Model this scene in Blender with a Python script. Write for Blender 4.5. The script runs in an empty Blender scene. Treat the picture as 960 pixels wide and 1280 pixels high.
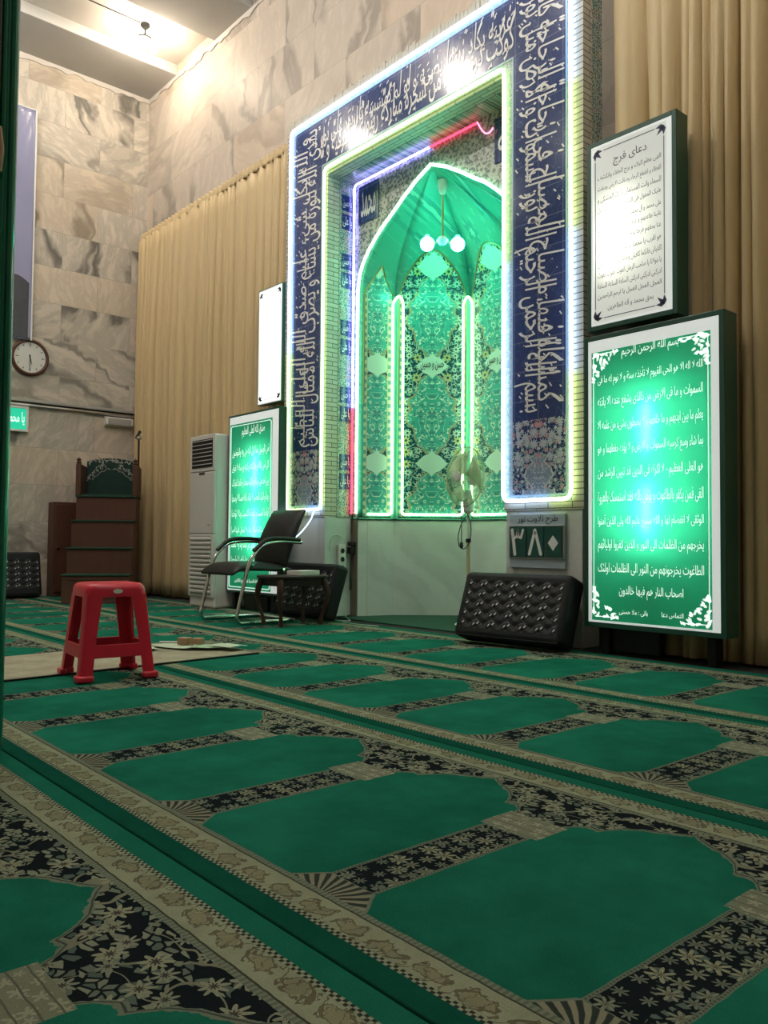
import bpy, bmesh, math, random
from mathutils import Vector, Matrix
R = math.radians
C = bpy.context.scene.collection
SC = bpy.context.scene

# ------------------------------------------------------------------ camera
CAM_H = 0.65
def setup_camera():
    f, y, p, r = 1028.467, R(49.0005), R(2.12673), R(0.44290)
    fw = Vector((-math.sin(y)*math.cos(p), math.cos(y)*math.cos(p), math.sin(p)))
    rt = Vector((math.cos(y), math.sin(y), 0))
    up = rt.cross(fw)
    rt2 = rt*math.cos(r) + up*math.sin(r)
    up2 = -rt*math.sin(r) + up*math.cos(r)
    cam = bpy.data.cameras.new('camera')
    cam.sensor_width = 36; cam.sensor_fit = 'AUTO'; cam.lens = f/1280*36
    cam.clip_start = 0.05; cam.clip_end = 100
    o = bpy.data.objects.new('camera', cam); C.objects.link(o)
    m = Matrix((rt2, up2, -fw)).transposed().to_4x4(); m.translation = (0, 0, CAM_H)
    o.matrix_world = m
    SC.camera = o
setup_camera()

# ------------------------------------------------------------------ world, exposure, unseen hall lights
w = bpy.data.worlds.new('world'); SC.world = w; w.use_nodes = True
w.node_tree.nodes['Background'].inputs[0].default_value = (0.9, 0.95, 1, 1)
w.node_tree.nodes['Background'].inputs[1].default_value = 0.0
SC.view_settings.view_transform = 'Standard'
SC.view_settings.look = 'None'
SC.view_settings.exposure = 0.0
SC.view_settings.gamma = 1.0
SC.view_settings.use_curve_mapping = False
LAMP_W = 150
WARM = (1.0, 0.92, 0.84)
# unseen lights: two read off tile glare, the rest added to light the hall
for lx, ly, k in ((-8.55, 1.66, .34), (-6.62, 1.62, .85), (-4.7, 1.62, .75), (-2.7, 2.4, .60), (-0.6, 2.9, .42), (1.4, 2.6, .15),
                  (-8.6, -1.0, .22), (-6.6, -1.0, .25), (-4.7, -1.0, .18), (-2.7, -1.0, .05), (-0.6, -1.0, .03)):
    l = bpy.data.lights.new('unseen_hall_light', 'POINT'); l.energy = LAMP_W*k; l.color = WARM; l.shadow_soft_size = 0.11
    o = bpy.data.objects.new('unseen_hall_light', l); C.objects.link(o); o.location = (lx, ly, 6.12)

# ------------------------------------------------------------------ shader expression helper
class S:
    def __init__(s, nt, k): s.nt = nt; s.k = k
    def _m(s, op, b=None, c=None, clamp=False):
        n = s.nt.nodes.new('ShaderNodeMath'); n.operation = op; n.use_clamp = clamp
        for i, v in enumerate((s, b, c)):
            if v is None: continue
            if isinstance(v, S): s.nt.links.new(v.k, n.inputs[i])
            else: n.inputs[i].default_value = float(v)
        return S(s.nt, n.outputs[0])
    def __add__(s, b): return s._m('ADD', b)
    __radd__ = __add__
    def __sub__(s, b): return s._m('SUBTRACT', b)
    def __rsub__(s, b): return (s*-1.0) + b
    def __mul__(s, b): return s._m('MULTIPLY', b)
    __rmul__ = __mul__
    def __truediv__(s, b): return s._m('DIVIDE', b)
    def __neg__(s): return s*-1.0
    def abs(s): return s._m('ABSOLUTE')
    def floor(s): return s._m('FLOOR')
    def frac(s): return s._m('FRACT')
    def sin(s): return s._m('SINE')
    def cos(s): return s._m('COSINE')
    def sqrt(s): return s._m('SQRT')
    def pow(s, b): return s._m('POWER', b)
    def min(s, b): return s._m('MINIMUM', b)
    def max(s, b): return s._m('MAXIMUM', b)
    def lt(s, b): return s._m('LESS_THAN', b)
    def gt(s, b): return s._m('GREATER_THAN', b)
    def mod(s, b): return s._m('FLOORED_MODULO', b)
    def atan2(s, b): return s._m('ARCTAN2', b)
    def clamp(s): return s._m('ADD', 0.0, clamp=True)
    def inside(s, a, b): return s.gt(a)*s.lt(b)
    def ss(s, a, b):
        n = s.nt.nodes.new('ShaderNodeMapRange'); n.interpolation_type = 'SMOOTHSTEP'
        s.nt.links.new(s.k, n.inputs[0])
        n.inputs[1].default_value = a; n.inputs[2].default_value = b
        return S(s.nt, n.outputs[0])
    def curve(s, pts):
        n = s.nt.nodes.new('ShaderNodeFloatCurve'); c = n.mapping.curves[0]
        c.points[0].location = pts[0]; c.points[1].location = pts[-1]
        for p in pts[1:-1]: c.points.new(*p)
        for p in c.points: p.handle_type = 'VECTOR'
        n.mapping.update(); s.nt.links.new(s.k, n.inputs['Value'])
        return S(s.nt, n.outputs[0])

class Mat:
    def __init__(s, name, rough=.5, spec=.5, metal=0.0):
        s.m = bpy.data.materials.new(name); s.m.use_nodes = True
        s.nt = s.m.node_tree; s.b = s.nt.nodes['Principled BSDF']
        s.b.inputs['Roughness'].default_value = rough
        s.b.inputs['Metallic'].default_value = metal
        s.b.inputs['Specular IOR Level'].default_value = spec
    def coords(s, kind='Object'):
        t = s.nt.nodes.new('ShaderNodeTexCoord'); s.vec = t.outputs[kind]
        x = s.nt.nodes.new('ShaderNodeSeparateXYZ'); s.nt.links.new(s.vec, x.inputs[0])
        return [S(s.nt, o) for o in x.outputs]
    def normal(s):
        t = s.nt.nodes.new('ShaderNodeTexCoord')
        x = s.nt.nodes.new('ShaderNodeSeparateXYZ'); s.nt.links.new(t.outputs['Normal'], x.inputs[0])
        return [S(s.nt, o) for o in x.outputs]
    def v(s, x, y=0.0, z=0.0):
        n = s.nt.nodes.new('ShaderNodeCombineXYZ')
        for i, q in enumerate((x, y, z)):
            if isinstance(q, S): s.nt.links.new(q.k, n.inputs[i])
            else: n.inputs[i].default_value = q
        return n.outputs[0]
    def noise(s, vec, scale, detail=3, rough=.5, dist=0.0, col=False):
        n = s.nt.nodes.new('ShaderNodeTexNoise'); s.nt.links.new(vec, n.inputs['Vector'])
        n.inputs['Scale'].default_value = scale; n.inputs['Detail'].default_value = detail
        n.inputs['Roughness'].default_value = rough; n.inputs['Distortion'].default_value = dist
        return n.outputs['Color'] if col else S(s.nt, n.outputs[0])
    def voro(s, vec, scale, feat='F1', rnd=1.0):
        n = s.nt.nodes.new('ShaderNodeTexVoronoi'); n.voronoi_dimensions = '2D'; n.feature = feat
        s.nt.links.new(vec, n.inputs['Vector']); n.inputs['Scale'].default_value = scale
        n.inputs['Randomness'].default_value = rnd
        return n
    def flowers(s, x, y, scale, petals=6, rad=.32, rnd=.7, depth=.35):
        """flower mask, flower-centre mask and a per-flower random, on a jittered grid"""
        n = s.voro(s.v(x, y), scale, 'F1', rnd)
        px = s.nt.nodes.new('ShaderNodeSeparateXYZ'); s.nt.links.new(n.outputs['Position'], px.inputs[0])
        dx = (x - S(s.nt, px.outputs[0]))*scale; dy = (y - S(s.nt, px.outputs[1]))*scale
        cs = s.nt.nodes.new('ShaderNodeSeparateColor'); s.nt.links.new(n.outputs['Color'], cs.inputs[0])
        rn = S(s.nt, cs.outputs[0])
        r = (dx*dx + dy*dy).sqrt(); a = dy.atan2(dx)
        lim = ((a*petals + rn*6.0).cos()*depth + (1-depth))*rad*(rn*.6 + .7)
        return r.lt(lim), r.lt(lim*.38), rn
    def mix(s, f, a, b):
        n = s.nt.nodes.new('ShaderNodeMix'); n.data_type = 'RGBA'; n.clamp_factor = True
        if isinstance(f, S): s.nt.links.new(f.k, n.inputs[0])
        else: n.inputs[0].default_value = f
        for i, c in ((6, a), (7, b)):
            if isinstance(c, tuple): n.inputs[i].default_value = (*c[:3], 1)
            else: s.nt.links.new(c, n.inputs[i])
        return n.outputs[2]
    def scale(s, c, f):
        n = s.nt.nodes.new('ShaderNodeMix'); n.data_type = 'RGBA'; n.blend_type = 'MULTIPLY'; n.inputs[0].default_value = 1
        if isinstance(c, tuple): n.inputs[6].default_value = (*c[:3], 1)
        else: s.nt.links.new(c, n.inputs[6])
        s.nt.links.new(s.v(f, f, f), n.inputs[7])
        return n.outputs[2]
    def base(s, c):
        if isinstance(c, tuple): s.b.inputs['Base Color'].default_value = (*c[:3], 1)
        else: s.nt.links.new(c, s.b.inputs['Base Color'])
    def bump(s, h, strength=.3, dist=.01):
        n = s.nt.nodes.new('ShaderNodeBump'); n.inputs['Strength'].default_value = strength; n.inputs['Distance'].default_value = dist
        s.nt.links.new(h.k, n.inputs['Height']); s.nt.links.new(n.outputs[0], s.b.inputs['Normal'])
    def rough(s, r): s.nt.links.new(r.k, s.b.inputs['Roughness'])

def plain(name, col, rough=.5, metal=0.0, var=.12, nscale=30, spec=.5):
    m = Mat(name, rough, spec, metal); m.coords()
    n = m.noise(m.vec, nscale, 4)
    m.base(m.scale(col, n*(2*var) + (1-var)))
    return m.m

def emis(name, col, strength, spec=.2):
    m = Mat(name, .4, spec); m.base(tuple(c*.8 for c in col))
    m.b.inputs['Emission Color'].default_value = (*col, 1)
    m.b.inputs['Emission Strength'].default_value = strength
    return m.m

# ------------------------------------------------------------------ mesh helpers
class MB:
    def __init__(s): s.v = []; s.f = []; s.mi = []; s.cur = 0
    def add(s, vs, fs):
        n = len(s.v); s.v += [tuple(q) for q in vs]
        for f in fs: s.f.append([i+n for i in f]); s.mi.append(s.cur)
        return s
    def box(s, x0, x1, y0, y1, z0, z1):
        return s.add([(x, y, z) for z in (z0, z1) for y in (y0, y1) for x in (x0, x1)],
              [(0,2,3,1), (4,5,7,6), (0,1,5,4), (2,6,7,3), (0,4,6,2), (1,3,7,5)])
    def obox(s, o, ax, ay, az):
        """box from a corner and three edge vectors"""
        o, ax, ay, az = map(Vector, (o, ax, ay, az))
        return s.add([o + ax*i + ay*j + az*k for k in (0,1) for j in (0,1) for i in (0,1)],
              [(0,2,3,1), (4,5,7,6), (0,1,5,4), (2,6,7,3), (0,4,6,2), (1,3,7,5)])
    def tube(s, pts, r, n=8, closed=False, flat=1.0):
        pts = [Vector(p) for p in pts]; m = len(pts); rings = []
        rr = r if isinstance(r, (list, tuple)) else [r]*m
        up = None
        for i in range(m):
            a = pts[i-1] if (i > 0 or closed) else pts[i]
            b = pts[(i+1) % m] if (i < m-1 or closed) else pts[i]
            t = (b - a).normalized() if (b-a).length > 1e-9 else Vector((0,0,1))
            if up is None:
                up = Vector((0,0,1)) if abs(t.z) < .9 else Vector((1,0,0))
            u = (up - t*up.dot(t)); u = u.normalized() if u.length > 1e-6 else t.orthogonal().normalized()
            w_ = t.cross(u); up = u
            rings.append([pts[i] + (u*math.cos(2*math.pi*k/n)*flat + w_*math.sin(2*math.pi*k/n))*rr[i] for k in range(n)])
        vs = [q for g in rings for q in g]; fs = []
        for i in range(m if closed else m-1):
            for k in range(n):
                a, b = i*n, ((i+1) % m)*n
                fs.append((a+k, a+(k+1) % n, b+(k+1) % n, b+k))
        if not closed: fs += [tuple(range(n))[::-1], tuple(range((m-1)*n, m*n))]
        return s.add(vs, fs)
    def lathe(s, prof, n=24, o=(0,0,0), axis=(0,0,1)):
        a = Vector(axis).normalized(); u = a.orthogonal().normalized(); w_ = a.cross(u); o = Vector(o)
        vs = []; fs = []
        for r, z in prof:
            for k in range(n):
                t = 2*math.pi*k/n; vs.append(o + a*z + (u*math.cos(t) + w_*math.sin(t))*max(r, 1e-5))
        for i in range(len(prof)-1):
            for k in range(n): fs.append((i*n+k, i*n+(k+1) % n, (i+1)*n+(k+1) % n, (i+1)*n+k))
        fs += [tuple(range(n))[::-1], tuple(range((len(prof)-1)*n, len(prof)*n))]
        return s.add(vs, fs)
    def ball(s, o, r, n=14, sz=1.0):
        return s.lathe([(r*math.sin(math.pi*i/n), -r*sz*math.cos(math.pi*i/n)) for i in range(n+1)], 2*n, o)
    def grid(s, fn, nu, nv):
        vs = [fn(i/nu, j/nv) for j in range(nv+1) for i in range(nu+1)]
        return s.add(vs, [(j*(nu+1)+i, j*(nu+1)+i+1, (j+1)*(nu+1)+i+1, (j+1)*(nu+1)+i) for j in range(nv) for i in range(nu)])
    def prism(s, poly, vec):
        """planar 3-D polygon swept by vec"""
        n = len(poly); vec = Vector(vec); p = [Vector(q) for q in poly]
        return s.add(p + [q+vec for q in p], [tuple(range(n))[::-1], tuple(range(n, 2*n))] +
                     [(i, (i+1) % n, n+(i+1) % n, n+i) for i in range(n)])
    def build(s, name, mat, parent=None, smooth=None, bevel=0, subsurf=0, solid=0, fix=True, segs=2):
        me = bpy.data.meshes.new(name); me.from_pydata(s.v, [], s.f)
        for m in (mat if isinstance(mat, (list, tuple)) else [mat]): me.materials.append(m)
        me.polygons.foreach_set('material_index', s.mi)
        if fix:
            b = bmesh.new(); b.from_mesh(me); bmesh.ops.recalc_face_normals(b, faces=b.faces); b.to_mesh(me); b.free()
        if smooth is not None:
            me.polygons.foreach_set('use_smooth', [True]*len(me.polygons)); me.set_sharp_from_angle(angle=R(smooth))
        me.update()
        o = bpy.data.objects.new(name, me); C.objects.link(o)
        if parent: o.parent = parent
        if solid:
            d = o.modifiers.new('solid', 'SOLIDIFY'); d.thickness = solid; d.offset = 0
        if bevel:
            d = o.modifiers.new('bevel', 'BEVEL'); d.width = bevel; d.segments = segs; d.limit_method = 'ANGLE'; d.angle_limit = R(40)
            d.harden_normals = False
        if subsurf:
            d = o.modifiers.new('sub', 'SUBSURF'); d.levels = subsurf; d.render_levels = subsurf
        return o

def tag(o, label, cat, group=None, kind=None):
    if label: o['label'] = label
    if cat: o['category'] = cat
    if group: o['group'] = group
    if kind: o['kind'] = kind
    return o
def struct(o, label=None):
    o['kind'] = 'structure'
    if label: o['label'] = label
    return o
def thing(name, label, cat, loc=(0,0,0), rz=0.0, group=None):
    o = bpy.data.objects.new(name, None); o.empty_display_size = .1; C.objects.link(o)
    o.location = loc; o.rotation_euler = (0, 0, rz)
    return tag(o, label, cat, group)
def arc(fn, n): return [fn(i/n) for i in range(n+1)]
def fillet(pts, r, n=5):
    """round the inner corners of a 3-D polyline"""
    pts = [Vector(p) for p in pts]; out = [pts[0]]
    for i in range(1, len(pts)-1):
        p = pts[i]; a = (pts[i-1]-p); b = (pts[i+1]-p); q = min(r, a.length*.45, b.length*.45)
        a = p + a.normalized()*q; b = p + b.normalized()*q
        for k in range(n+1):
            t = k/n; out.append(a*(1-t)**2 + p*2*t*(1-t) + b*t*t)
    return out + [pts[-1]]

# ------------------------------------------------------------------ Arabic / Persian lettering
FORMS = {}
def _reg(ch, base, n): FORMS[ch] = (base, n)
for ch, base, n in (('ء',0xFE80,1),('آ',0xFE81,2),('أ',0xFE83,2),('ؤ',0xFE85,2),('إ',0xFE87,2),('ئ',0xFE89,4),('ا',0xFE8D,2),('ب',0xFE8F,4),('ة',0xFE93,2),
    ('ت',0xFE95,4),('ث',0xFE99,4),('ج',0xFE9D,4),('ح',0xFEA1,4),('خ',0xFEA5,4),('د',0xFEA9,2),('ذ',0xFEAB,2),('ر',0xFEAD,2),('ز',0xFEAF,2),('س',0xFEB1,4),
    ('ش',0xFEB5,4),('ص',0xFEB9,4),('ض',0xFEBD,4),('ط',0xFEC1,4),('ظ',0xFEC5,4),('ع',0xFEC9,4),('غ',0xFECD,4),('ف',0xFED1,4),('ق',0xFED5,4),('ل',0xFEDD,4),
    ('م',0xFEE1,4),('ن',0xFEE5,4),('ه',0xFEE9,4),('و',0xFEED,2),('پ',0xFB56,4),('ک',0xFB8E,4),('گ',0xFB92,4),('ی',0xFBFC,4)): _reg(ch, base, n)
LA = {'ا':0xFEFB, 'آ':0xFEF5, 'أ':0xFEF7, 'إ':0xFEF9}
def shape(t):
    """letters in their joined forms, in visual (left to right) order"""
    t = t.replace('ي', 'ی').replace('ك', 'ک').replace('ى', 'ی')
    out = []; i = 0
    def dual(c): return c in FORMS and FORMS[c][1] == 4
    while i < len(t):
        c = t[i]
        if c not in FORMS: out.append(c); i += 1; continue
        prev = i > 0 and dual(t[i-1])
        if c == 'ل' and i+1 < len(t) and t[i+1] in LA:
            out.append(chr(LA[t[i+1]] + (1 if prev else 0))); i += 2; continue
        nxt = i+1 < len(t) and t[i+1] in FORMS and t[i+1] != 'ء'
        b, n = FORMS[c]
        if c == 'ء': out.append(chr(b))
        elif n == 2: out.append(chr(b + (1 if prev else 0)))
        else: out.append(chr(b + (3 if prev and nxt else 1 if prev else 2 if nxt else 0)))
        i += 1
    return ''.join(reversed(out))
def text_mesh(t, raw=False, bold=0.0, spacing=1.0):
    cu = bpy.data.curves.new('lettering', 'FONT'); cu.body = t if raw else shape(t); cu.resolution_u = 2
    cu.offset = bold; cu.space_character = spacing
    o = bpy.data.objects.new('lettering', cu); C.objects.link(o)
    bpy.context.view_layer.update()
    dg = bpy.context.evaluated_depsgraph_get(); e = o.evaluated_get(dg); me = e.to_mesh()
    vs = [tuple(v.co) for v in me.vertices]; fs = [tuple(p.vertices) for p in me.polygons]
    e.to_mesh_clear(); bpy.data.objects.remove(o); bpy.data.curves.remove(cu)
    return vs, fs
def put_text(mb, t, fit, place, bold=0.0, raw=False, spacing=1.0, tall=None, em=None, slant=0.0):
    """fit=(width, height or None): scaled text whose box starts at 0,0; place(u,v) -> 3-D point.
    em: metres per em instead of a width to fill (then fit[0] is the most it may take); returns its width"""
    vs, fs = text_mesh(t, raw, bold, spacing)
    if not vs: return 0
    if tall: vs = [(v[0] + slant*max(0, v[1]-.42), v[1] if v[1] < .42 else .42 + (v[1]-.42)*tall, v[2]) for v in vs]
    x0 = min(v[0] for v in vs); x1 = max(v[0] for v in vs); y0 = min(v[1] for v in vs); y1 = max(v[1] for v in vs)
    sx = fit[0]/(x1-x0) if em is None else min(em, fit[0]/(x1-x0))
    sy = fit[1]/(y1-y0) if fit[1] else (em or sx)
    yy = 0.0 if fit[1] is None else y0
    mb.add([place((v[0]-x0)*sx, (v[1]-yy)*sy) for v in vs], fs)
    return (x1-x0)*sx

# ------------------------------------------------------------------ materials
def marble(name, sw, sh, light, dark, joint=.003, rot=0.0, seed=0.0, contrast=1.0):
    m = Mat(name, .45, .25); x, y, z = m.coords(); nx, ny, nz = m.normal()
    side = nx.abs().gt(.7)
    u = x*(1.0-side) + y*side + seed
    br = m.nt.nodes.new('ShaderNodeTexBrick'); m.nt.links.new(m.v(u, z), br.inputs['Vector'])
    br.inputs['Color1'].default_value = (0,0,0,1); br.inputs['Color2'].default_value = (1,1,1,1); br.inputs['Mortar'].default_value = (.5,.5,.5,1)
    br.inputs['Scale'].default_value = 1; br.inputs['Mortar Size'].default_value = joint; br.inputs['Mortar Smooth'].default_value = .3
    br.inputs['Brick Width'].default_value = sw; br.inputs['Row Height'].default_value = sh; br.offset = .5; br.inputs['Bias'].default_value = 0
    cs = m.nt.nodes.new('ShaderNodeSeparateColor'); m.nt.links.new(br.outputs['Color'], cs.inputs[0])
    rnd = S(m.nt, cs.outputs[0]); mort = S(m.nt, br.outputs['Fac'])
    # every slab has its own cut: shift and turn the veins by the slab's random number
    ang = rnd*5.0 + .4
    ca, sa = ang.cos(), ang.sin()
    pu = u*ca - z*sa + rnd*37.0; pz = u*sa + z*ca + rnd*11.0
    warp = m.noise(m.v(pu, pz), 1.3, 4, .55)
    cloud = m.noise(m.v(pu*.55 + warp*.8, pz*1.5), 1.5, 5, .6)
    vein = ((m.noise(m.v(pu*.45 + warp*.5, pz*1.25 + warp*.9), 1.35, 3, .5, .4) - .5).abs()*14.0).ss(0.0, 1.0)
    fine = ((m.noise(m.v(pu*.8, pz*2.6 + warp), 2.4, 6, .65) - .5).abs()*9.0).ss(0.0, 1.0)
    c = m.mix(cloud.ss(.35, .68)*.75 + rnd*.35 - .1, light, tuple(a*.72 + b*.28 for a, b in zip(light, dark)))
    c = m.mix((1.0-fine)*.28*contrast, c, dark)
    c = m.mix((1.0-vein)*(rnd*.9 + .1).ss(.25, .9)*.75*contrast, c, tuple(q*.55 for q in dark))
    c = m.mix((rnd*7.13).frac().gt(.7)*.25, c, (light[0]*1.05, light[1]*.88, light[2]*.7))
    c = m.mix(mort*.42, c, (.24,.21,.17))
    m.base(c); m.bump(mort*-1.0, .25, .004)
    m.rough(cloud*.15 + .42)
    return m.m
M = {}
M['marble'] = marble('wall_marble', .86, .43, (.58,.53,.45), (.20,.19,.17), contrast=1.25)
M['marble_front'] = marble('front_wall_marble', .98, .56, (.60,.53,.45), (.28,.25,.22), seed=3.3, contrast=.7)
M['marble_pier'] = marble('pier_marble', .75, 2.0, (.62,.66,.63), (.42,.46,.44), seed=1.7, contrast=.35)
M['plaster'] = plain('ceiling_plaster', (.52,.49,.45), .9, 0, .1, 2.5)
M['plaster_beam'] = plain('beam_plaster', (.47,.46,.44), .9, 0, .1, 2.5)
M['concrete'] = plain('floor_screed', (.2,.2,.19), .9)

def mk_carpet():
    m = Mat('prayer_carpet_weave', 1.0, 0.0); x, y, z = m.coords()
    big = m.noise(m.vec, 1.6, 4, .6); mid = m.noise(m.vec, 9, 4, .6); pile = m.noise(m.vec, 260, 2, .6)
    wx = x + (m.noise(m.vec, 22, 2) - .5)*.006
    v = y + (m.noise(m.vec, 24, 2) - .5)*.006
    u = (wx + .294).mod(.588) - .294; au = u.abs(); d = .294 - au
    A = (d/.3).curve([(0,.848), (.066,.832), (.166,.815), (.33,.792), (.44,.765), (.51,.73), (.53,.722), (.62,.728), (.70,.707), (.78,.668), (.82,.658), (1,.652)])*1.12
    GREEN = (.012,.118,.076); BLACK = (.010,.014,.016); BEIGE = (.245,.268,.18); GREY = (.135,.158,.115); OLIVE = (.12,.115,.07)
    green = m.scale(GREEN, (big - .5)*1.5 + mid*.6 + .75)
    # black ground with leaves and blossoms
    wob = m.noise(m.vec, 14, 2, .5)
    fl, fc, fr = m.flowers(x + wob*.02, y, 14.5, 8, .37, .8, .30)
    vd = m.voro(m.v(x*1.0 + wob*.05, y*1.35 + wob*.04), 42, 'DISTANCE_TO_EDGE'); vd = S(m.nt, vd.outputs['Distance'])
    vc = m.voro(m.v(x*1.0 + wob*.05, y*1.35 + wob*.04), 42, 'F1'); cs = m.nt.nodes.new('ShaderNodeSeparateColor'); m.nt.links.new(vc.outputs['Color'], cs.inputs[0])
    lr = S(m.nt, cs.outputs[0])
    leaf = vd.gt(.13)*lr.gt(.45)
    vine = ((m.noise(m.v(x, y*1.2), 8.5, 1, .4, .6) - .5).abs()).lt(.013)
    floral = m.mix(leaf, BLACK, m.mix(lr.ss(.4, 1.0), (.07,.10,.085), (.20,.22,.155)))
    floral = m.mix(vine, floral, (.17,.17,.12))
    floral = m.mix(fl, floral, m.mix(fr, (.18,.20,.15), (.25,.255,.17)))
    floral = m.mix(fc, floral, (.05,.05,.04))
    col = floral
    # niche field and its scalloped edging
    edge = (v - A)
    lace = (m.noise(m.vec, 60, 1) - .5)*.018
    col = m.mix((edge + lace).lt(.0125)*v.gt(.12), col, GREY)
    col = m.mix((edge - .006).abs().lt(.0022), col, (.05,.06,.05))
    col = m.mix((edge + lace).lt(-.004)*v.gt(.12), col, green)
    # dividing bars
    bar = au.lt(.0665)*v.inside(.125, .66)
    col = m.mix(bar, col, GREY)
    f3, f3c, f3r = m.flowers(u + v*.0, v, 23, 7, .46, .35, .38)
    v3 = S(m.nt, m.voro(m.v(u + wob*.03, v), 52, 'DISTANCE_TO_EDGE').outputs['Distance'])
    bstar = m.mix(v3.gt(.22)*((f3r*3.0).frac().gt(.3)), BLACK, (.09,.12,.10))
    bstar = m.mix(f3, bstar, m.mix(f3r, (.13,.16,.125), (.25,.255,.165)))
    bstar = m.mix(f3c, bstar, (.10,.10,.07))
    col = m.mix(au.lt(.0575)*v.inside(.205, .648), col, bstar)
    dash = (v*2.0/.018).frac().lt(.55)
    col = m.mix(au.inside(.0595, .0645)*v.inside(.2, .66)*dash, col, (.07,.08,.06))
    blk = au.lt(.083)*v.inside(.655, .768)
    f4, f4c, f4r = m.flowers(u, v, 30, 5, .40, .7, .35)
    bk = m.mix(f4, m.mix(mid, (.14,.155,.11), (.20,.21,.145)), (.27,.28,.20))
    bk = m.mix(((v - .66)/.03).frac().lt(.12), bk, (.10,.11,.08))
    col = m.mix(blk, col, bk)
    # fan palmette at the foot of each bar
    fh = v - .128
    fanw = .122 - fh*.75
    fan = au.lt(fanw)*v.inside(.128, .203)
    fa = (u*1.0).atan2(fh + .02)
    fs = ((fa*27.0 + fh*40.0).sin()).ss(-.35, .35)
    col = m.mix(fan, col, m.mix(fs, (.03,.04,.035), (.20,.195,.135)))
    col = m.mix((au - fanw).abs().lt(.004)*v.inside(.128, .203), col, GREY)
    # borders along both long edges
    w1 = v.min(1.118 - v)                       # distance from the nearer long edge
    sgn = v.gt(.56)
    nw = (m.noise(m.vec, 34, 3, .6) - .5)
    bx2 = (x/.098) + nw*.55; cell = bx2.frac() - .5
    yy = (w1 - .0835)/.055 + nw*.9
    blob = ((cell + .1)*(cell + .1)*3.2 + (yy - .05)*(yy - .05)*4.5).sqrt()
    ring = (blob - .62).abs().lt(.085) + ((cell - .28)*(cell - .28)*9.0 + (yy + .2)*(yy + .2)*6.0).sqrt().lt(.16)
    inner = blob.lt(.5)
    bord = m.mix(inner, BEIGE, (.205,.20,.125))
    bord = m.mix(ring.clamp(), bord, OLIVE)
    bord = m.mix(((cell*6.28*2.0 + wob*6.0).sin()*.5 + yy*1.2).abs().lt(.07), bord, (.11,.10,.065))
    bord = m.scale(bord, mid*.7 + .6)
    lim = sgn*.0 + .127
    edgec = m.scale(GREY, ((x/.012).frac().lt(.5))*.35 + .8)
    col = m.mix(w1.lt(.142)*w1.gt(.02), col, edgec)
    col = m.mix(w1.lt(.127), col, bord)
    col = m.mix(w1.inside(.1245, .1285), col, (.05,.05,.035))
    chk = ((x/.016).frac().lt(.5) - w1.gt(.0575)).abs()
    col = m.mix(w1.lt(.064), col, m.mix(chk, BEIGE, (.03,.035,.03)))
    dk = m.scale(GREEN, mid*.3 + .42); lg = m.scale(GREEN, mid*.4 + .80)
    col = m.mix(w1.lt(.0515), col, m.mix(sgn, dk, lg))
    # wear, pile
    col = m.scale(col, pile*.5 + .75)
    m.base(col)
    m.bump(pile, .35, .004)
    return m.m
M['carpet'] = mk_carpet()

def mk_brick(name, vert=False):
    m = Mat(name, .55, .4); x, y, z = m.coords(); nx, ny, nz = m.normal()
    side = nx.abs().gt(.7); top = nz.abs().gt(.7)
    u = x*(1.0-side) + y*side; w_ = z*(1.0-top) + y*top
    if vert: u, w_ = w_, u
    br = m.nt.nodes.new('ShaderNodeTexBrick'); m.nt.links.new(m.v(u, w_), br.inputs['Vector'])
    br.inputs['Color1'].default_value = (.44,.42,.34,1); br.inputs['Color2'].default_value = (.56,.53,.43,1); br.inputs['Mortar'].default_value = (.12,.11,.09,1)
    br.inputs['Scale'].default_value = 1; br.inputs['Mortar Size'].default_value = .0035; br.inputs['Brick Width'].default_value = .19; br.inputs['Row Height'].default_value = .04
    m.base(br.outputs['Color']); m.bump(S(m.nt, br.outputs['Fac'])*-1.0, .5, .006)
    return m.m
M['brick'] = mk_brick('cream_brick'); M['brick_v'] = mk_brick('cream_brick_upright', True)

def mk_navy():
    m = Mat('navy_glazed_tile', .13, .6); x, y, z = m.coords()
    n = m.noise(m.vec, 2.2, 3); sp = ((m.noise(m.vec, 9, 1, .4, 1.2) - .5).abs()).lt(.012)
    c = m.mix(n, (.018,.035,.13), (.03,.06,.19))
    c = m.mix(sp*.35, c, (.12,.2,.38))
    j = ((x/.2).frac() - .5).abs().gt(.488).max(((z/.2).frac() - .5).abs().gt(.488))
    c = m.mix(j*.35, c, (.35,.42,.5))
    m.base(c); return m.m
M['navy'] = mk_navy()
def mk_floral(name, ground, leaf, petals, sc=14.0, rough=.25, red=0.0):
    """dense glazed arabesque: blossoms, curling stems and leaves"""
    m = Mat(name, rough, .5); x, y, z = m.coords(); nx, ny, nz = m.normal()
    side = nx.abs().gt(.7); u = x*(1.0-side) + y*side
    wob = m.noise(m.v(u, z), 6, 2)
    fl, fc, fr = m.flowers(u, z, sc, 6, .42, .55, .25)
    vn = S(m.nt, m.voro(m.v(u + wob*.05, z + wob*.05), sc*2.4, 'DISTANCE_TO_EDGE').outputs['Distance'])
    stem = (m.noise(m.v(u, z), sc*.8, 1, .4, 1.0) - .5).abs().lt(.022)
    c = m.mix(vn.gt(.2), ground, leaf)
    c = m.mix(stem, c, petals)
    pc = m.mix(fr.gt(.5)*red, petals, (.42,.10,.13))
    pc = m.mix((fr*5.0).frac().gt(.6)*red, pc, (.45,.36,.12))
    c = m.mix(fl, c, pc); c = m.mix(fc, c, ground)
    m.base(c); return m.m
M['floral_grey'] = mk_floral('grey_floral_tile', (.14,.17,.165), (.34,.38,.35), (.46,.48,.43), 9)
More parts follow.
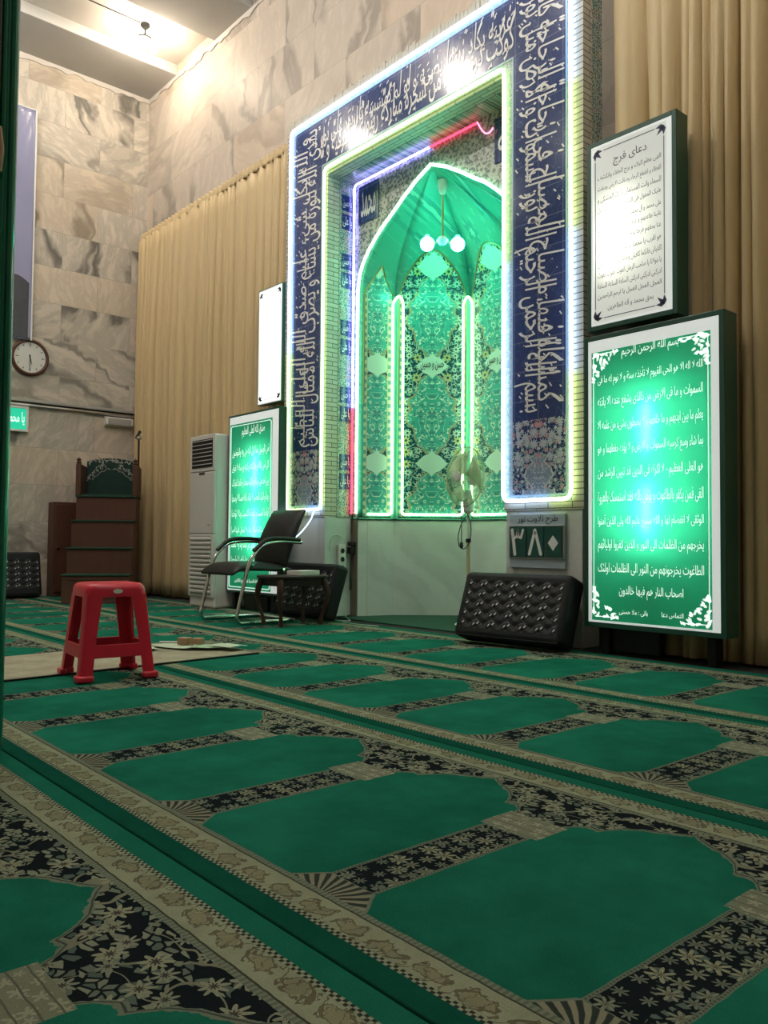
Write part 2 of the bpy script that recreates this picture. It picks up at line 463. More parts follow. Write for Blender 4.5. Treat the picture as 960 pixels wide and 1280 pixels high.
M['floral_edge'] = mk_floral('border_floral_tile', (.42,.46,.44), (.30,.40,.36), (.16,.28,.28), 26)
M['floral_jamb'] = mk_floral('jamb_floral_tile', (.09,.18,.16), (.38,.48,.42), (.50,.52,.42), 19, .25, .3)
def mk_vase():
    m = Mat('vase_floral_tile', .2, .5); x, y, z = m.coords()
    lx = (x + 6.0325 + 1.3175).mod(2.635) - 1.3175; ax = lx.abs(); h = z - .975
    wob = m.noise(m.v(ax, z), 8, 2)
    fl, fc, fr = m.flowers(ax, z, 14, 9, .42, .6, .25)
    f2, f2c, f2r = m.flowers(ax, z, 24, 6, .40, .6, .3)
    vn = S(m.nt, m.voro(m.v(ax + wob*.05, z + wob*.05), 30, 'DISTANCE_TO_EDGE').outputs['Distance'])
    stem = (m.noise(m.v(ax, z), 11, 1, .4, 1.2) - .5).abs().lt(.02)
    c = m.mix(vn.gt(.16)*(f2r.gt(.25)), (.02,.035,.12), m.mix(f2r, (.10,.22,.20), (.22,.32,.34)))
    c = m.mix(stem, c, (.30,.42,.40))
    c = m.mix(f2, c, m.mix(f2r.gt(.6), (.52,.55,.60), (.45,.28,.33)))
    up = h.ss(.16, .26)
    c = m.mix(fl*up, c, m.mix(fr.gt(.45), m.mix(fr, (.50,.24,.28), (.62,.40,.42)), (.42,.47,.52)))
    c = m.mix(fc*up, c, (.35,.16,.2))
    w_ = (h/.5).curve([(0,.22), (.04,.20), (.08,.07), (.14,.12), (.24,.19), (.34,.16), (.42,.07), (.46,.10), (.5,.13), (.52,0), (1,0)])*.62
    vase = ax.lt(w_)
    vp = (m.noise(m.v(ax, h), 26, 1, .4, 1.4) - .5).abs().lt(.03)
    c = m.mix(vase, c, m.mix(vp, (.20,.27,.36), (.5,.54,.56)))
    c = m.mix((ax - w_).abs().lt(.006)*h.lt(.255), c, (.5,.53,.52))
    thin = (h - .36 + wob*.12)
    c = m.mix(thin.gt(.04)*(1.0-f2), c, m.mix(vn.gt(.3), (.02,.04,.14), (.14,.26,.26)))
    c = m.mix(fl*up, c, m.mix(fr.gt(.45), m.mix(fr, (.50,.24,.28), (.62,.40,.42)), (.42,.47,.52)))
    m.base(c); return m.m
M['vase'] = mk_vase()

def mk_niche(half):
    """facet tile: lobed pale lozenges on a dark flowered ground, mirrored about the facet's middle"""
    m = Mat('niche_arabesque_tile', .22, .5); x, y, z = m.coords()
    ax = x.abs()
    zz = (z - 1.80 + .44).mod(.88) - .44; az = zz.abs()
    wav = (zz*36.0).sin()*.014 + (ax*50.0).sin()*.01
    lim = (az/.44).curve([(0,.80), (.25,.74), (.5,.55), (.68,.36), (.80,.20), (.9,.0), (1,0)])*.265
    loz = (ax + wav).lt(lim)
    zc = (z - 1.36 + .44).mod(.88) - .44
    cart = (ax/.155 + (zc.abs()/.085)*.75 + (ax*60.0).sin()*.06).lt(1.0)
    GROUND = (.010,.055,.075); LEAF = (.09,.27,.24); PALE = (.42,.55,.46); TURQ = (.05,.36,.30)
    wob = m.noise(m.v(ax, z), 7, 2)
    fl, fc, fr = m.flowers(ax, z, 10.5, 8, .36, .5, .22)
    vn = S(m.nt, m.voro(m.v(ax + wob*.06, z + wob*.06), 24, 'DISTANCE_TO_EDGE').outputs['Distance'])
    stem = (m.noise(m.v(ax, z), 9, 1, .4, 1.2) - .5).abs().lt(.018)
    c = m.mix(vn.gt(.22), GROUND, LEAF)
    c = m.mix(stem, c, PALE)
    c = m.mix(fl, c, m.mix(fr.gt(.7), PALE, (.46,.46,.20))); c = m.mix(fc, c, GROUND)
    # the lozenge filling: fine scrolls on turquoise
    scr = (m.noise(m.v(ax, zz), 13, 1, .4, 1.6) - .5).abs().lt(.026)
    f2, f2c, f2r = m.flowers(ax, az, 13, 6, .25, .3, .3)
    l = m.mix(scr, TURQ, (.60,.72,.60)); l = m.mix(f2, l, (.05,.22,.22))
    c = m.mix(loz, c, l)
    rim = ((ax + wav) - lim).abs().lt(.007)*lim.gt(.004)
    c = m.mix(rim, c, (.34,.30,.18))
    cc = m.mix((m.noise(m.v(ax, zc), 30, 1, .4, 1.0) - .5).abs().lt(.035), (.55,.72,.62), (.20,.42,.38))
    c = m.mix(cart, c, (.52,.70,.60))
    e = ax.gt(half - .035)*z.lt(2.88)
    ed = m.mix((z/.07).frac().lt(.5), (.10,.30,.28), (.50,.56,.42))
    c = m.mix(e, c, ed)
    c = m.mix((ax - (half - .036)).abs().lt(.004)*z.lt(2.88), c, (.55,.50,.26))
    m.base(c); return m.m
def mk_hood():
    m = Mat('hood_glazed_tile', .3, .4); x, y, z = m.coords()
    fl, fc, fr = m.flowers(x, z + y*.4, 5.2, 7, .36, .5, .2)
    f2, f2c, f2r = m.flowers(x, z + y*.4, 17, 5, .25, .7, .3)
    c = m.mix(m.noise(m.vec, 3, 3), (.055,.25,.20), (.08,.31,.25))
    c = m.mix(f2*.45, c, (.16,.40,.32)); c = m.mix(fl*.6, c, (.03,.17,.17)); c = m.mix(fc*.7, c, (.3,.48,.40))
    m.base(c); return m.m
M['hood'] = mk_hood()
M['green_gloss'] = plain('green_glazed_bead', (.10,.42,.30), .25, 0, .1, 10)
M['white_glaze'] = plain('white_glaze', (.78,.80,.80), .2, 0, .05)
M['dark_glaze'] = plain('dark_green_glaze', (.02,.12,.11), .25, 0, .05)
def mk_wood(name, a, b, rough=.4, sc=1.0):
    m = Mat(name, rough, .4); x, y, z = m.coords()
    g = m.noise(m.v(x*14.0*sc, y*14.0*sc, z*1.2*sc), 2.2, 5, .6, .6)
    m.base(m.mix(g, a, b)); return m.m
M['wood'] = mk_wood('brown_wood', (.055,.022,.014), (.11,.045,.026), .5)
M['wood_panel'] = mk_wood('red_brown_panel', (.07,.027,.017), (.10,.04,.025), .5)
M['dark_wood'] = mk_wood('dark_table_wood', (.012,.008,.007), (.03,.015,.011), .35)
M['red_wood'] = mk_wood('reddish_leg_wood', (.035,.013,.009), (.07,.026,.017), .35)
M['light_wood'] = mk_wood('light_block_wood', (.32,.19,.11), (.42,.27,.16), .6)
M['chrome'] = plain('chrome', (.75,.77,.76), .12, 1.0, .03)
M['steel'] = plain('brushed_steel', (.5,.5,.5), .3, 1.0, .05)
M['leather'] = plain('black_leather', (.006,.009,.008), .42, 0, .3, 90, .28)
M['black_plastic'] = plain('black_plastic', (.008,.009,.009), .4, 0, .15, 30, .3)
M['black_cloth'] = plain('black_cloth', (.010,.011,.012), .95, 0, .3, 60)
M['white_plastic'] = plain('white_plastic', (.62,.61,.58), .35, 0, .04, 4)
M['grey_plastic'] = plain('grey_plastic', (.33,.33,.31), .4, 0, .06)
M['dark_gap'] = plain('dark_opening', (.02,.02,.02), .8)
M['red_plastic'] = plain('red_plastic', (.62,.012,.042), .32, 0, .08, 12)
M['red_dark'] = M['red_plastic']
M['paint_green'] = plain('dark_green_paint', (.004,.028,.02), .14, 0, .15, 8)
M['bead_green'] = plain('bright_green_bead', (.006,.15,.085), .10, 0, .15, 12)
M['sign_frame'] = plain('dark_green_frame', (.012,.075,.05), .35, 0, .1)
M['white_frame'] = plain('white_frame', (.68,.68,.66), .4, 0, .04)
M['label_white'] = plain('sticker_white', (.75,.76,.74), .45, 0, .04)
M['ink'] = plain('black_ink', (.012,.012,.02), .6, 0, .1)
M['navy_ink'] = plain('navy_ink', (.02,.025,.09), .5, 0, .1)
M['cable_black'] = plain('black_cable', (.015,.02,.017), .5)
M['cable_white'] = plain('pale_cable', (.5,.55,.48), .5)
M['brass'] = plain('brass', (.45,.33,.14), .35, 1.0)
M['paper'] = plain('pale_paper', (.50,.58,.44), .8, 0, .08)
M['paper_green'] = plain('green_paper', (.32,.45,.30), .8, 0, .1)

def mk_curtain():
    m = Mat('tan_satin_curtain', .5, .35); x, y, z = m.coords()
    n = m.noise(m.v(x*40.0, y, z*3.0), 2, 4); b = m.noise(m.vec, .9, 2)
    m.base(m.scale(m.mix(b, (.54,.41,.21), (.60,.46,.25)), n*.2 + .9))
    m.b.inputs['Sheen Weight'].default_value = .25
    return m.m
M['curtain'] = mk_curtain()
def mk_cushion():
    m = Mat('black_printed_cushion', .55, .22); x, y, z = m.coords('Object')
    # rows of small pale paired dashes inside faint diamonds (front face: local -y)
    cu = x/.118 + .5; cv = z/.066 + .5
    fx = cu.frac() - .5; fz = cv.frac() - .5
    on = x.abs().lt(.353)*z.abs().lt(.168)
    d1 = ((fx - .13)*(fx - .13)*70.0 + (fz - .06 - (fx-.13)*1.2)*(fz - .06 - (fx-.13)*1.2)*34.0).lt(.34)
    d2 = ((fx + .13)*(fx + .13)*70.0 + (fz + .06 - (fx+.13)*1.2)*(fz + .06 - (fx+.13)*1.2)*34.0).lt(.34)
    dia = (fx.abs()*1.0 + fz.abs()*.9 - .40).abs().lt(.045)
    n = m.noise(m.vec, 70, 3)
    c = m.scale((.012,.014,.015), n*.8 + .6)
    c = m.mix(dia*on*.5, c, (.12,.13,.13))
    c = m.mix(d1.max(d2)*on, c, (.55,.56,.55))
    fr = (x.abs()*.47 - .0).lt(.0)
    m.base(c); m.bump((cu*6.283).cos()*(cv*6.283).cos()*on + n*.3, .35, .012)
    return m.m
M['cushion'] = mk_cushion()
def mk_mat():
    m = Mat('beige_rug_weave', .95, .1); x, y, z = m.coords()
    n = m.noise(m.vec, 5, 5, .65); q = m.noise(m.vec, 120, 2)
    m.base(m.scale(m.mix(n.ss(.3, .7), (.40,.36,.27), (.27,.245,.18)), q*.4 + .8)); return m.m
M['rug'] = mk_mat()
M['tread'] = plain('green_tread_carpet', (.008,.05,.03), .9, 0, .3, 60)
M['neon_blue'] = emis('blue_white_neon', (.50,.68,1.0), 7)
M['neon_lime'] = emis('lime_white_neon', (.72,1.0,.42), 5)
M['neon_green'] = emis('green_white_neon', (.40,1.0,.58), 5)
M['neon_cream'] = emis('cream_neon', (.58,1.0,.52), 6.0)
M['neon_violet'] = emis('violet_led', (.40,.36,1.0), 8)
M['neon_red'] = emis('red_led', (1.0,.05,.12), 3.2)
M['led_pink'] = emis('pink_led', (1.0,.25,.4), 3)
M['lamp_warm'] = emis('warm_bulb', (1.0,.84,.64), 190)
M['lamp_green'] = emis('green_white_bulb', (.05,1.0,.60), 78)

# ------------------------------------------------------------------ the hall
XL, YF, ZC = -9.83, 4.5, 6.30
b = MB().box(XL-.1, 3.1, -4.1, 6.0, -.1, -.012); struct(b.build('floor', M['concrete']), 'screed floor under the green prayer carpets')
b = MB().box(XL-.15, XL, -4.1, 4.7, -.1, 6.6); struct(b.build('wall_left', M['marble']), 'veined marble side wall carrying the clock')
b = MB(); b.box(XL, -5.95, YF, YF+.2, -.1, 6.6); b.box(-3.48, 3.1, YF, YF+.2, -.1, 6.6); b.box(-5.95, -3.48, YF, YF+.2, 4.1, 6.6)
struct(b.build('wall_front', M['marble_front']), 'marble front wall behind the curtains and prayer niche')
b = MB().box(3.0, 3.15, -4.1, 4.7, -.1, 6.6); struct(b.build('wall_right', M['marble']))
b = MB().box(XL-.15, 3.15, -4.2, -4.05, -.1, 6.6); struct(b.build('wall_back', M['marble']))
b = MB().box(XL-.1, 3.1, -4.1, 4.7, ZC+.13, ZC+.3)
struct(b.build('ceiling', M['plaster']), 'pale plaster ceiling with shallow beams')
xb = XL; i = 1
for x0, x1 in ((XL, -9.06), (-8.15, -7.36), (-6.45, -5.66), (-4.75, -3.96), (-3.05, -2.26), (-1.35, -.56), (.35, 1.14), (2.05, 3.0)):
    b = MB().box(x0, x1, -4.05, YF, ZC, ZC+.131); struct(b.build('trim_%d' % i, M['plaster_beam'], bevel=.008)); i += 1
# rough mortar joint where the walls meet the ceiling
random.seed(4)
b = MB()
def rag(p0, p1, n, inn):
    p0 = Vector(p0); p1 = Vector(p1); inn = Vector(inn); lo = []; hi = []
    for k in range(n+1):
        q = p0.lerp(p1, k/n); hi.append(q); lo.append(q + Vector((0, 0, -random.uniform(.03, .085))))
    for k in range(n):
        b.prism([hi[k], hi[k+1], lo[k+1], lo[k]], inn)
rag((XL, 0, ZC), (XL, YF, ZC), 60, (.014, 0, 0)); rag((XL, YF, ZC), (-3.0, YF, ZC), 90, (0, -.014, 0))
struct(b.build('trim_%d' % i, M['plaster'])); i += 1

# prayer carpets: one long roll per row of worshippers
ROW = 1.12; V0 = .801; BX = -1.24
CARP = (('with arched niches, nearest the camera at the lower left corner', -1, -6.4, 1.4), ('under the red plastic stool', 0, -9.8, 1.5),
        ('with arched niches and the beige rug lying across it', 1, -9.8, 2.0), ('closest to the prayer niche, under the black chair', 2, -9.8, 2.4))
for lab, k, xa, xz in CARP:
    y1 = ROW if k < 2 else 4.2 - (V0 + 2*ROW)
    b = MB(); n = 40
    for q in range(n):
        a0 = xa + (xz-xa)*q/n - BX; a1 = xa + (xz-xa)*(q+1)/n - BX
        b.add([(a0, .002, 0), (a1, .002, 0), (a1, y1-.002, 0), (a0, y1-.002, 0)], [(0, 1, 2, 3)])
    bb = MB().box(xa-BX, xz-BX, .002, y1-.002, -.012, 0)
    o = bb.build('prayer_carpet', M['carpet'], bevel=.004)
    o.location = (BX, V0 + k*ROW, 0)
    tag(o, 'green prayer carpet row ' + lab, 'carpet', 'prayer carpet rows across the floor')
o = MB().box(-9.8, 2.4, 4.2, 4.49, -.012, -.002).build('carpet_underlay', M['black_cloth'])
tag(o, 'dark strip of floor covering between the carpets and the curtains', 'floor covering')
o = MB().prism([(-5.62, 4.33, -.0015), (-3.8, 4.33, -.0015), (-3.95, 4.87, -.0015), (-4.39, 5.37, -.0015), (-5.04, 5.37, -.0015), (-5.47, 4.87, -.0015)], (0, 0, .011)).build('niche_carpet', plain('plain_green_carpet', (.004,.05,.028), .95, 0, .4, 40))
tag(o, 'plain dark green carpet piece lying inside the prayer niche', 'carpet')

# ------------------------------------------------------------------ the prayer niche (mihrab)
mih = thing('mihrab', 'tall prayer niche framed by navy calligraphy tile and cream brick, lit green inside', 'prayer niche', (-4.715, 4.3, 0))
mih_inv = Matrix.Translation((4.715, -4.3, 0))
def mpart(b, name, mat, label=None, **k):
    o = b.build(name, mat, None, **k); o.parent = mih; o.matrix_parent_inverse = mih_inv
    if label: o['label'] = label
    return o
OL, OR, IL, IR = -6.375, -3.05, -5.735, -3.695       # outer and inner edges of the frame
ZT, ZI, ZB = 4.57, 3.90, .87
YR = 4.6
for x0, x1 in ((OL, IL), (IR, OR)):
    b = MB().box(x0+.012, x1-.012 if x1 > -5 else x1, 4.305, YR+.0, 0, ZB)
    mpart(b, 'marble_pier', M['marble_pier'], bevel=.004)
b = MB(); b.box(OL, IL, 4.3, YR, ZB, ZT-.09); b.box(IR, OR, 4.3, YR, ZB, ZT-.09); b.box(IL, IR, 4.3, YR, ZI, ZT-.09)
mpart(b, 'brick_frame', M['brick'])
random.seed(9)
b = MB(); x = OL
while x < OR - .01:
    b.box(x, min(x+.037, OR), 4.298 + random.uniform(0, .004), 4.5, ZT-.09, ZT + random.uniform(-.012, .016)); x += .04
mpart(b, 'brick_coping', plain('cream_coping_brick', (.50,.47,.38), .6, 0, .2, 20), bevel=.003)
# bands on the face
BL0, BL1, BR0, BR1 = -6.25, -5.815, -3.615, -3.18
ZN0, ZN1 = 4.0, 4.42
FY = 4.294
b = MB()
b.box(-6.29, -5.75, FY+.002, 4.301, .93, 4.47); b.box(-3.68, -3.14, FY+.002, 4.301, .93, 4.47); b.box(-5.75, -3.68, FY+.002, 4.301, 3.93, 4.47)
mpart(b, 'border_tiles', M['floral_edge'])
b = MB()
b.box(BL0, BL1, FY-.002, FY+.003, 1.47, ZN1); b.box(BR0, BR1, FY-.002, FY+.003, 1.47, ZN1); b.box(BL1, BR0, FY-.002, FY+.003, ZN0, ZN1)
mpart(b, 'calligraphy_band', M['navy'], 'navy tile band of white script')
for x0, x1 in ((BL0, BL1), (BR0, BR1)):
    mpart(MB().box(x0, x1, FY-.002, FY+.003, .975, 1.47), 'vase_tile', M['vase'], 'tile panel of pink blossoms above a vase')
b = MB()
for a in ((BL0-.012, BL0, .963, ZN1+.012), (BR1, BR1+.012, .963, ZN1+.012), (BL1, BL1+.012, .963, ZN0-.012), (BR0-.012, BR0, .963, ZN0-.012)):
    b.box(a[0], a[1], FY-.003, FY+.003, a[2], a[3])
b.box(BL0, BR1, FY-.003, FY+.003, ZN1, ZN1+.012); b.box(BL1, BR0, FY-.003, FY+.003, ZN0-.012, ZN0)
b.box(BL0, BL1, FY-.003, FY+.003, .963, .975); b.box(BR0, BR1, FY-.003, FY+.003, .963, .975)
mpart(b, 'border_line', plain('pale_blue_glaze', (.35,.5,.62), .2))
# the inscription: the verse of light, up the right leg, along the top, down the left leg, on two tiers
T_R = ('بسم الله الرحمن الرحیم الله نور السموات و الارض مثل نوره', 'کمشکاة فیها مصباح المصباح فی زجاجة الزجاجة کانها')
T_T = ('کوکب دری یوقد من شجرة مبارکة زیتونة لا شرقیة و لا', 'غربیة یکاد زیتها یضیء و لو لم تمسسه نار نور علی نور')
T_L = ('یهدی الله لنوره من یشاء و یضرب الله الامثال للناس', 'و الله بکل شیء علیم صدق الله العلی العظیم')
ty = FY - .0045
b = MB(); random.seed(2)
BW = .435
def tall(v, h): return v
def tier(t, n, length, place, v0, h):
    put_text(b, t, (length, h), lambda u, v: place(u, v0 + v), bold=.008, tall=2.1, slant=.5)
def dabs(place, length, n):
    """short vowel strokes and dots between the letters"""
    for k in range(n):
        u, v = random.uniform(.02, length-.02), random.uniform(.02, BW-.02); a = random.choice((.7, .8, .6)); l = random.uniform(.018, .035)
        if random.random() < .35: l = .006; a = 0
        dx, dy = math.cos(a)*l/2, math.sin(a)*l/2; q = .0042
        b.add([place(u-dx+q*math.sin(a), v-dy-q), place(u+dx+q*math.sin(a), v+dy-q), place(u+dx-q*math.sin(a), v+dy+q), place(u-dx-q*math.sin(a), v-dy+q)], [(0, 1, 2, 3)])
LR = 2.87
pR = lambda u, v: (BR0 + .004 + v, ty, 1.52 + (LR - u))
pL = lambda u, v: (BL1 - .004 - v, ty, 1.5 + u)
LT = (BR0 + .02) - (BL1 - .02)
pT = lambda u, v: (BL1 - .02 + u, ty, ZN0 + v)
BT = ZN1 - ZN0
for (t1, t2), L, p, H in ((T_R, LR, pR, BW), (T_T, LT, pT, BT), (T_L, LR, pL, BW)):
    tier(t1, 0, L, p, .006, H*.82); p2 = lambda u, v: (lambda q: (q[0], q[1]-.0008, q[2]))(p(u, v))
    tier(t2, 0, L*.985, p2, H*.30, H*.69)
    dabs(lambda u, v: (lambda q: (q[0], q[1]-.0014, q[2]))(p(u, v)), L, 140)
mpart(b, 'inscription', M['white_glaze'], 'white flowing script')
# jambs: glazed strips with dark cartouches behind the brick edge; tile strip on the outer return
b = MB(); b.box(IL-.001, IL+.004, 4.43, YR, ZB, ZI); b.box(IR-.004, IR+.001, 4.43, YR, ZB, ZI); b.box(IL, IR, 4.43, YR, ZI-.004, ZI+.001)
b.box(OR-.001, OR+.004, 4.39, 4.5, ZB+.03, ZT-.1)
mpart(b, 'jamb_tiles', M['floral_jamb'])
for z in (1.12, 1.72, 2.32, 2.92, 3.45):
    for q in (0, 1):
        z0 = z + q*.17; c = MB()
        o = mpart(MB().box(IL+.003, IL+.007, 4.455, 4.575, z0, z0+.14), 'dark_cartouche', M['navy'])
        put_text(c, ('یا علی', 'یا حسین')[q], (.10, .10), lambda u, v: (IL+.0085, 4.465+u, z0+.02+v), bold=.01)
        c.build('cartouche_script', M['white_glaze'], o)
# spandrel wall of the recess around the pointed arch
ARCH = [(.93, ZB), (.93, 2.90), (.905, 3.03), (.862, 3.12), (.79, 3.21), (.70, 3.295), (.60, 3.375), (.48, 3.45), (.34, 3.545), (.19, 3.635), (.08, 3.685), (0, 3.715)]
AX = -4.715
b = MB()
for sgn in (-1, 1):
    edge = IL - AX if sgn < 0 else IR - AX
    for (w0, z0), (w1, z1) in zip(ARCH[:-1], ARCH[1:]):
        b.add([(AX + sgn*w0, YR, z0), (AX + edge, YR, z0), (AX + edge, YR, z1), (AX + sgn*w1, YR, z1)], [(0, 1, 2, 3)])
    b.add([(AX, YR, ARCH[-1][1]), (AX + edge, YR, ARCH[-1][1]), (AX + edge, YR, ZI), (AX, YR, ZI)], [(0, 1, 2, 3)])
o = mpart(b, 'spandrel_tiles', M['floral_grey'], solid=.012)
for x0, t in ((-5.655, 'محمد'), (-4.045, 'الله')):
    c = MB(); o = mpart(MB().box(x0, x0+.27, YR-.014, YR-.004, 3.49, 3.83), 'navy_square', M['navy'])
    put_text(c, t, (.2, .24), lambda u, v: (x0+.035+u, YR-.0155, 3.54+v), bold=.012)
    c.build('square_script', M['white_glaze'], o)
# polygonal niche
PL = [(-5.64, 4.6), (-5.493, 4.886), (-5.048, 5.399), (-4.382, 5.399), (-3.937, 4.886), (-3.79, 4.6)]
def prof(z):
    """how far the hood has closed in at height z: 1 at the spring, 0 at the apex"""
    pts = ARCH[1:]
    if z <= pts[0][1]: return 1.0
    for (w0, z0), (w1, z1) in zip(pts[:-1], pts[1:]):
        if z <= z1: return (w0 + (w1-w0)*(z-z0)/(z1-z0))/.93
    return 0.0
def npt(t, z, off=0.0):
    """point on the niche wall: t runs 0..5 along its facets"""
    i = min(int(t), 4); f = t - i; a, c = PL[i], PL[i+1]
    x = a[0] + (c[0]-a[0])*f; y = a[1] + (c[1]-a[1])*f; k = prof(z)
    x = AX + (x-AX)*k; y = 4.6 + (y-4.6)*k
    d = Vector((AX - x, 4.75 - y)); d = d.normalized() if d.length > 1e-6 else Vector((0, -1))
    return (x + d.x*off, y + d.y*off, z)
b = MB()
for i in range(5): b.add([(*PL[i], 0), (*PL[i+1], 0), (*PL[i+1], .85), (*PL[i], .85)], [(0, 1, 2, 3)])
mpart(b, 'marble_dado', M['marble_pier'])
for x0, x1 in ((-5.735, -5.64), (-3.79, -3.695)): mpart(MB().box(x0, x1, 4.594, 4.604, 0, .87), 'brown_plinth', plain('brown_stone', (.20,.16,.12), .5, 0, .3, 6))
zs = [ .85 + (2.9-.85)*k/4 for k in range(5)] + [z for w_, z in ARCH[2:-1]] + [3.712]
b = MB()
for i in range(5):
    b.grid(lambda u, v: npt(i + u*.99999, zs[int(round(v*(len(zs)-1)))], 0), 6, len(zs)-1)
mpart(b, 'hood', M['hood'], 'green glazed half dome of the niche', smooth=25, solid=.02)
b = MB()
b.tube([(*p, .862) for p in PL], .012, 8); b.tube([(-5.735, 4.6, .862), (-5.64, 4.6, .862)], .012); b.tube([(-3.79, 4.6, .862), (-3.695, 4.6, .862)], .012)
mpart(b, 'dado_ledge', M['green_gloss'], smooth=40)
b = MB()
for i in (1, 2, 3, 4):
    p = npt(i, 1, .012); b.tube([(p[0], p[1], .86), (p[0], p[1], 2.86)], .034, 12)
mpart(b, 'colonnettes', M['green_gloss'], smooth=40)
facet_data = []
for i in range(5):
    a, c = Vector(PL[i]), Vector(PL[i+1]); wid = (c-a).length; ang = math.atan2(c.y-a.y, c.x-a.x)
    half = wid/2 - .035 if wid > .5 else wid/2 - .03
    if 'niche%.2f' % half not in M: M['niche%.2f' % half] = mk_niche(half)
    mid = (a+c)/2
    tip = 3.24 if wid > .5 else 3.12
    # ogive outline in facet coordinates, then laid on the wall
    def zlim(u):
        q = 1 - abs(u)/half
        return 2.88 + (tip - 2.88)*(1 - (1-q)**2.1)**.75 if wid > .5 else 2.88 + (tip-2.88)*q
    def fp(u, v):
        uu = (u*2-1)*half; z = .88 + (zlim(uu)-.88)*v
        return npt(min(max(i + .5 + uu/wid, i+.001), i+.999), z, .014)
    g = MB().grid(fp, 24, 40)
    inv = Matrix.Translation((mid.x, mid.y, 0)) @ Matrix.Rotation(ang, 4, 'Z')
    ii = inv.inverted(); g.v = [tuple(ii @ Vector(q)) for q in g.v]
    o = g.build('facet_tiles', M['niche%.2f' % half], None, smooth=50); o.parent = mih; o.matrix_parent_inverse = mih_inv
    o.matrix_basis = inv
    rim = MB(); pts = [fp(0, v/8) for v in range(4, 9)] + [fp(u/24, 1) for u in range(1, 25)] + [fp(1, v/8) for v in range(7, 3, -1)]
    rim.tube(pts, .007, 6); mpart(rim, 'ogee_moulding', M['brass'], smooth=60)
    if wid > .5:
        c_ = MB(); put_text(c_, 'حسن و حسین', (.21, .085), lambda u, v: tuple(inv @ Vector((-.105+u, -.018, 2.198+v))), bold=.012)
        mpart(c_, 'medallion_script', M['ink'])

# neon and LED ropes fixed on the niche
ny = 4.272
def neon(path, name, label, segs, r=.0125, grp=None):
    """segs: list of (fraction end, material, colour name) along the path"""
    t = thing(name, label, 'light rope', path[0], 0, grp)
    inv = Matrix.Translation(-Vector(path[0]))
    pts = [Vector(p) for p in path]; L = [0]
    for a, c in zip(pts[:-1], pts[1:]): L.append(L[-1] + (c-a).length)
    tot = L[-1]
    def at(s):
        for k in range(len(L)-1):
            if s <= L[k+1] + 1e-9: return pts[k].lerp(pts[k+1], (s-L[k])/max(L[k+1]-L[k], 1e-9))
        return pts[-1]
    s0 = 0
    for frac, mat, cn in segs:
        s1 = frac*tot; seg = [at(s0+.004)] + [pts[k] for k in range(len(L)) if s0+.01 < L[k] < s1-.01] + [at(s1-.004)]
        o = MB().tube(seg, r, 8).build('lit_tube', mat, t, smooth=60); o.matrix_parent_inverse = inv; o['label'] = cn + ' stretch'
        s0 = s1
    return t
NO_L, NO_R, NO_T, NO_B = -6.275, -3.125, 4.462, .935
NI_L, NI_R, NI_T = -5.752, -3.682, 3.945
outer = fillet([(-6.0, ny, NO_B), (NO_L, ny, NO_B), (NO_L, ny, NO_T), (NO_R, ny, NO_T), (NO_R, ny, NO_B), (NI_R, ny, NO_B), (NI_R, ny, NI_T), (NI_L, ny, NI_T), (NI_L, ny, NO_B), (-6.0, ny, NO_B)], .06)
Lseg = [.275, 3.527, 3.15, 3.527, .557, 3.01, 2.07, 3.01, .248]; tot = sum(Lseg)
def F(n, q=0.0): return (sum(Lseg[:n]) + q)/tot
NB, NL, NG, NC = M['neon_blue'], M['neon_lime'], M['neon_green'], M['neon_cream']
neon(outer, 'neon_rope', 'neon rope outlining the navy calligraphy band in blue white and lime', [
    (F(1, 1.45), NL, 'lime white'), (F(3, .83), NB, 'blue white'), (F(3, 1.81), NL, 'lime white'), (F(3, 2.74), NB, 'blue white'), (F(4, .2), NL, 'lime white'),
    (F(5, 1.65), NB, 'blue white'), (F(8, 0), NL, 'lime white'), (1.0, NB, 'blue white')])
ly = YR - .028
led = fillet([(-5.70, ly, .90), (-5.70, ly, 3.862), (-4.21, ly, 3.862)], .04)
neon(led, 'led_rope', 'violet and red light rope along the inner corner of the recess', [(.95/4.45, M['neon_red'], 'red'), (3.93/4.45, M['neon_violet'], 'violet'), (1.0, M['neon_red'], 'red')], .009)
led2 = MB().tube(arc(lambda t: (-4.20 + .16*t, ly-.01, 3.862 - .13*math.sin(t*2.2)), 10), .006, 6)
tag(led2.build('led_tail', M['led_pink'], smooth=60), 'short pink dangling end of the red light rope', 'light rope')
ap = [(AX - w_ + (.012 if w_ > 0 else 0), YR-.03, max(z, .9)) for w_, z in ARCH] + [(AX + w_ - .012, YR-.03, max(z, .9)) for w_, z in ARCH[-2::-1]]
neon(ap, 'neon_arch', 'green white neon rope tracing the pointed arch', [(1.0, NG, 'green white')], .013)
# rope around the facets
fpz = []
def fo(t, z): return Vector(npt(t, z, .055))
q = []
for i in range(5):
    wid = (Vector(PL[i+1]) - Vector(PL[i])).length; e = .05/wid
    left, right = i + e, i + 1 - e
    if i > 0: q += [fo(left, 2.80), fo(left, .90)]
    else: q += [fo(i+.12, .90)]
    q += [fo(right, .90), fo(right, 2.80)] if i < 4 else [fo(i+.88, .90)]
    if i < 4: q += [Vector(npt(i+1, 2.865, .075))]
neon(fillet(q, .03), 'neon_outline', 'cream white neon rope outlining the niche facets and colonnettes', [(1.0, M['neon_cream'], 'cream')], .0095)

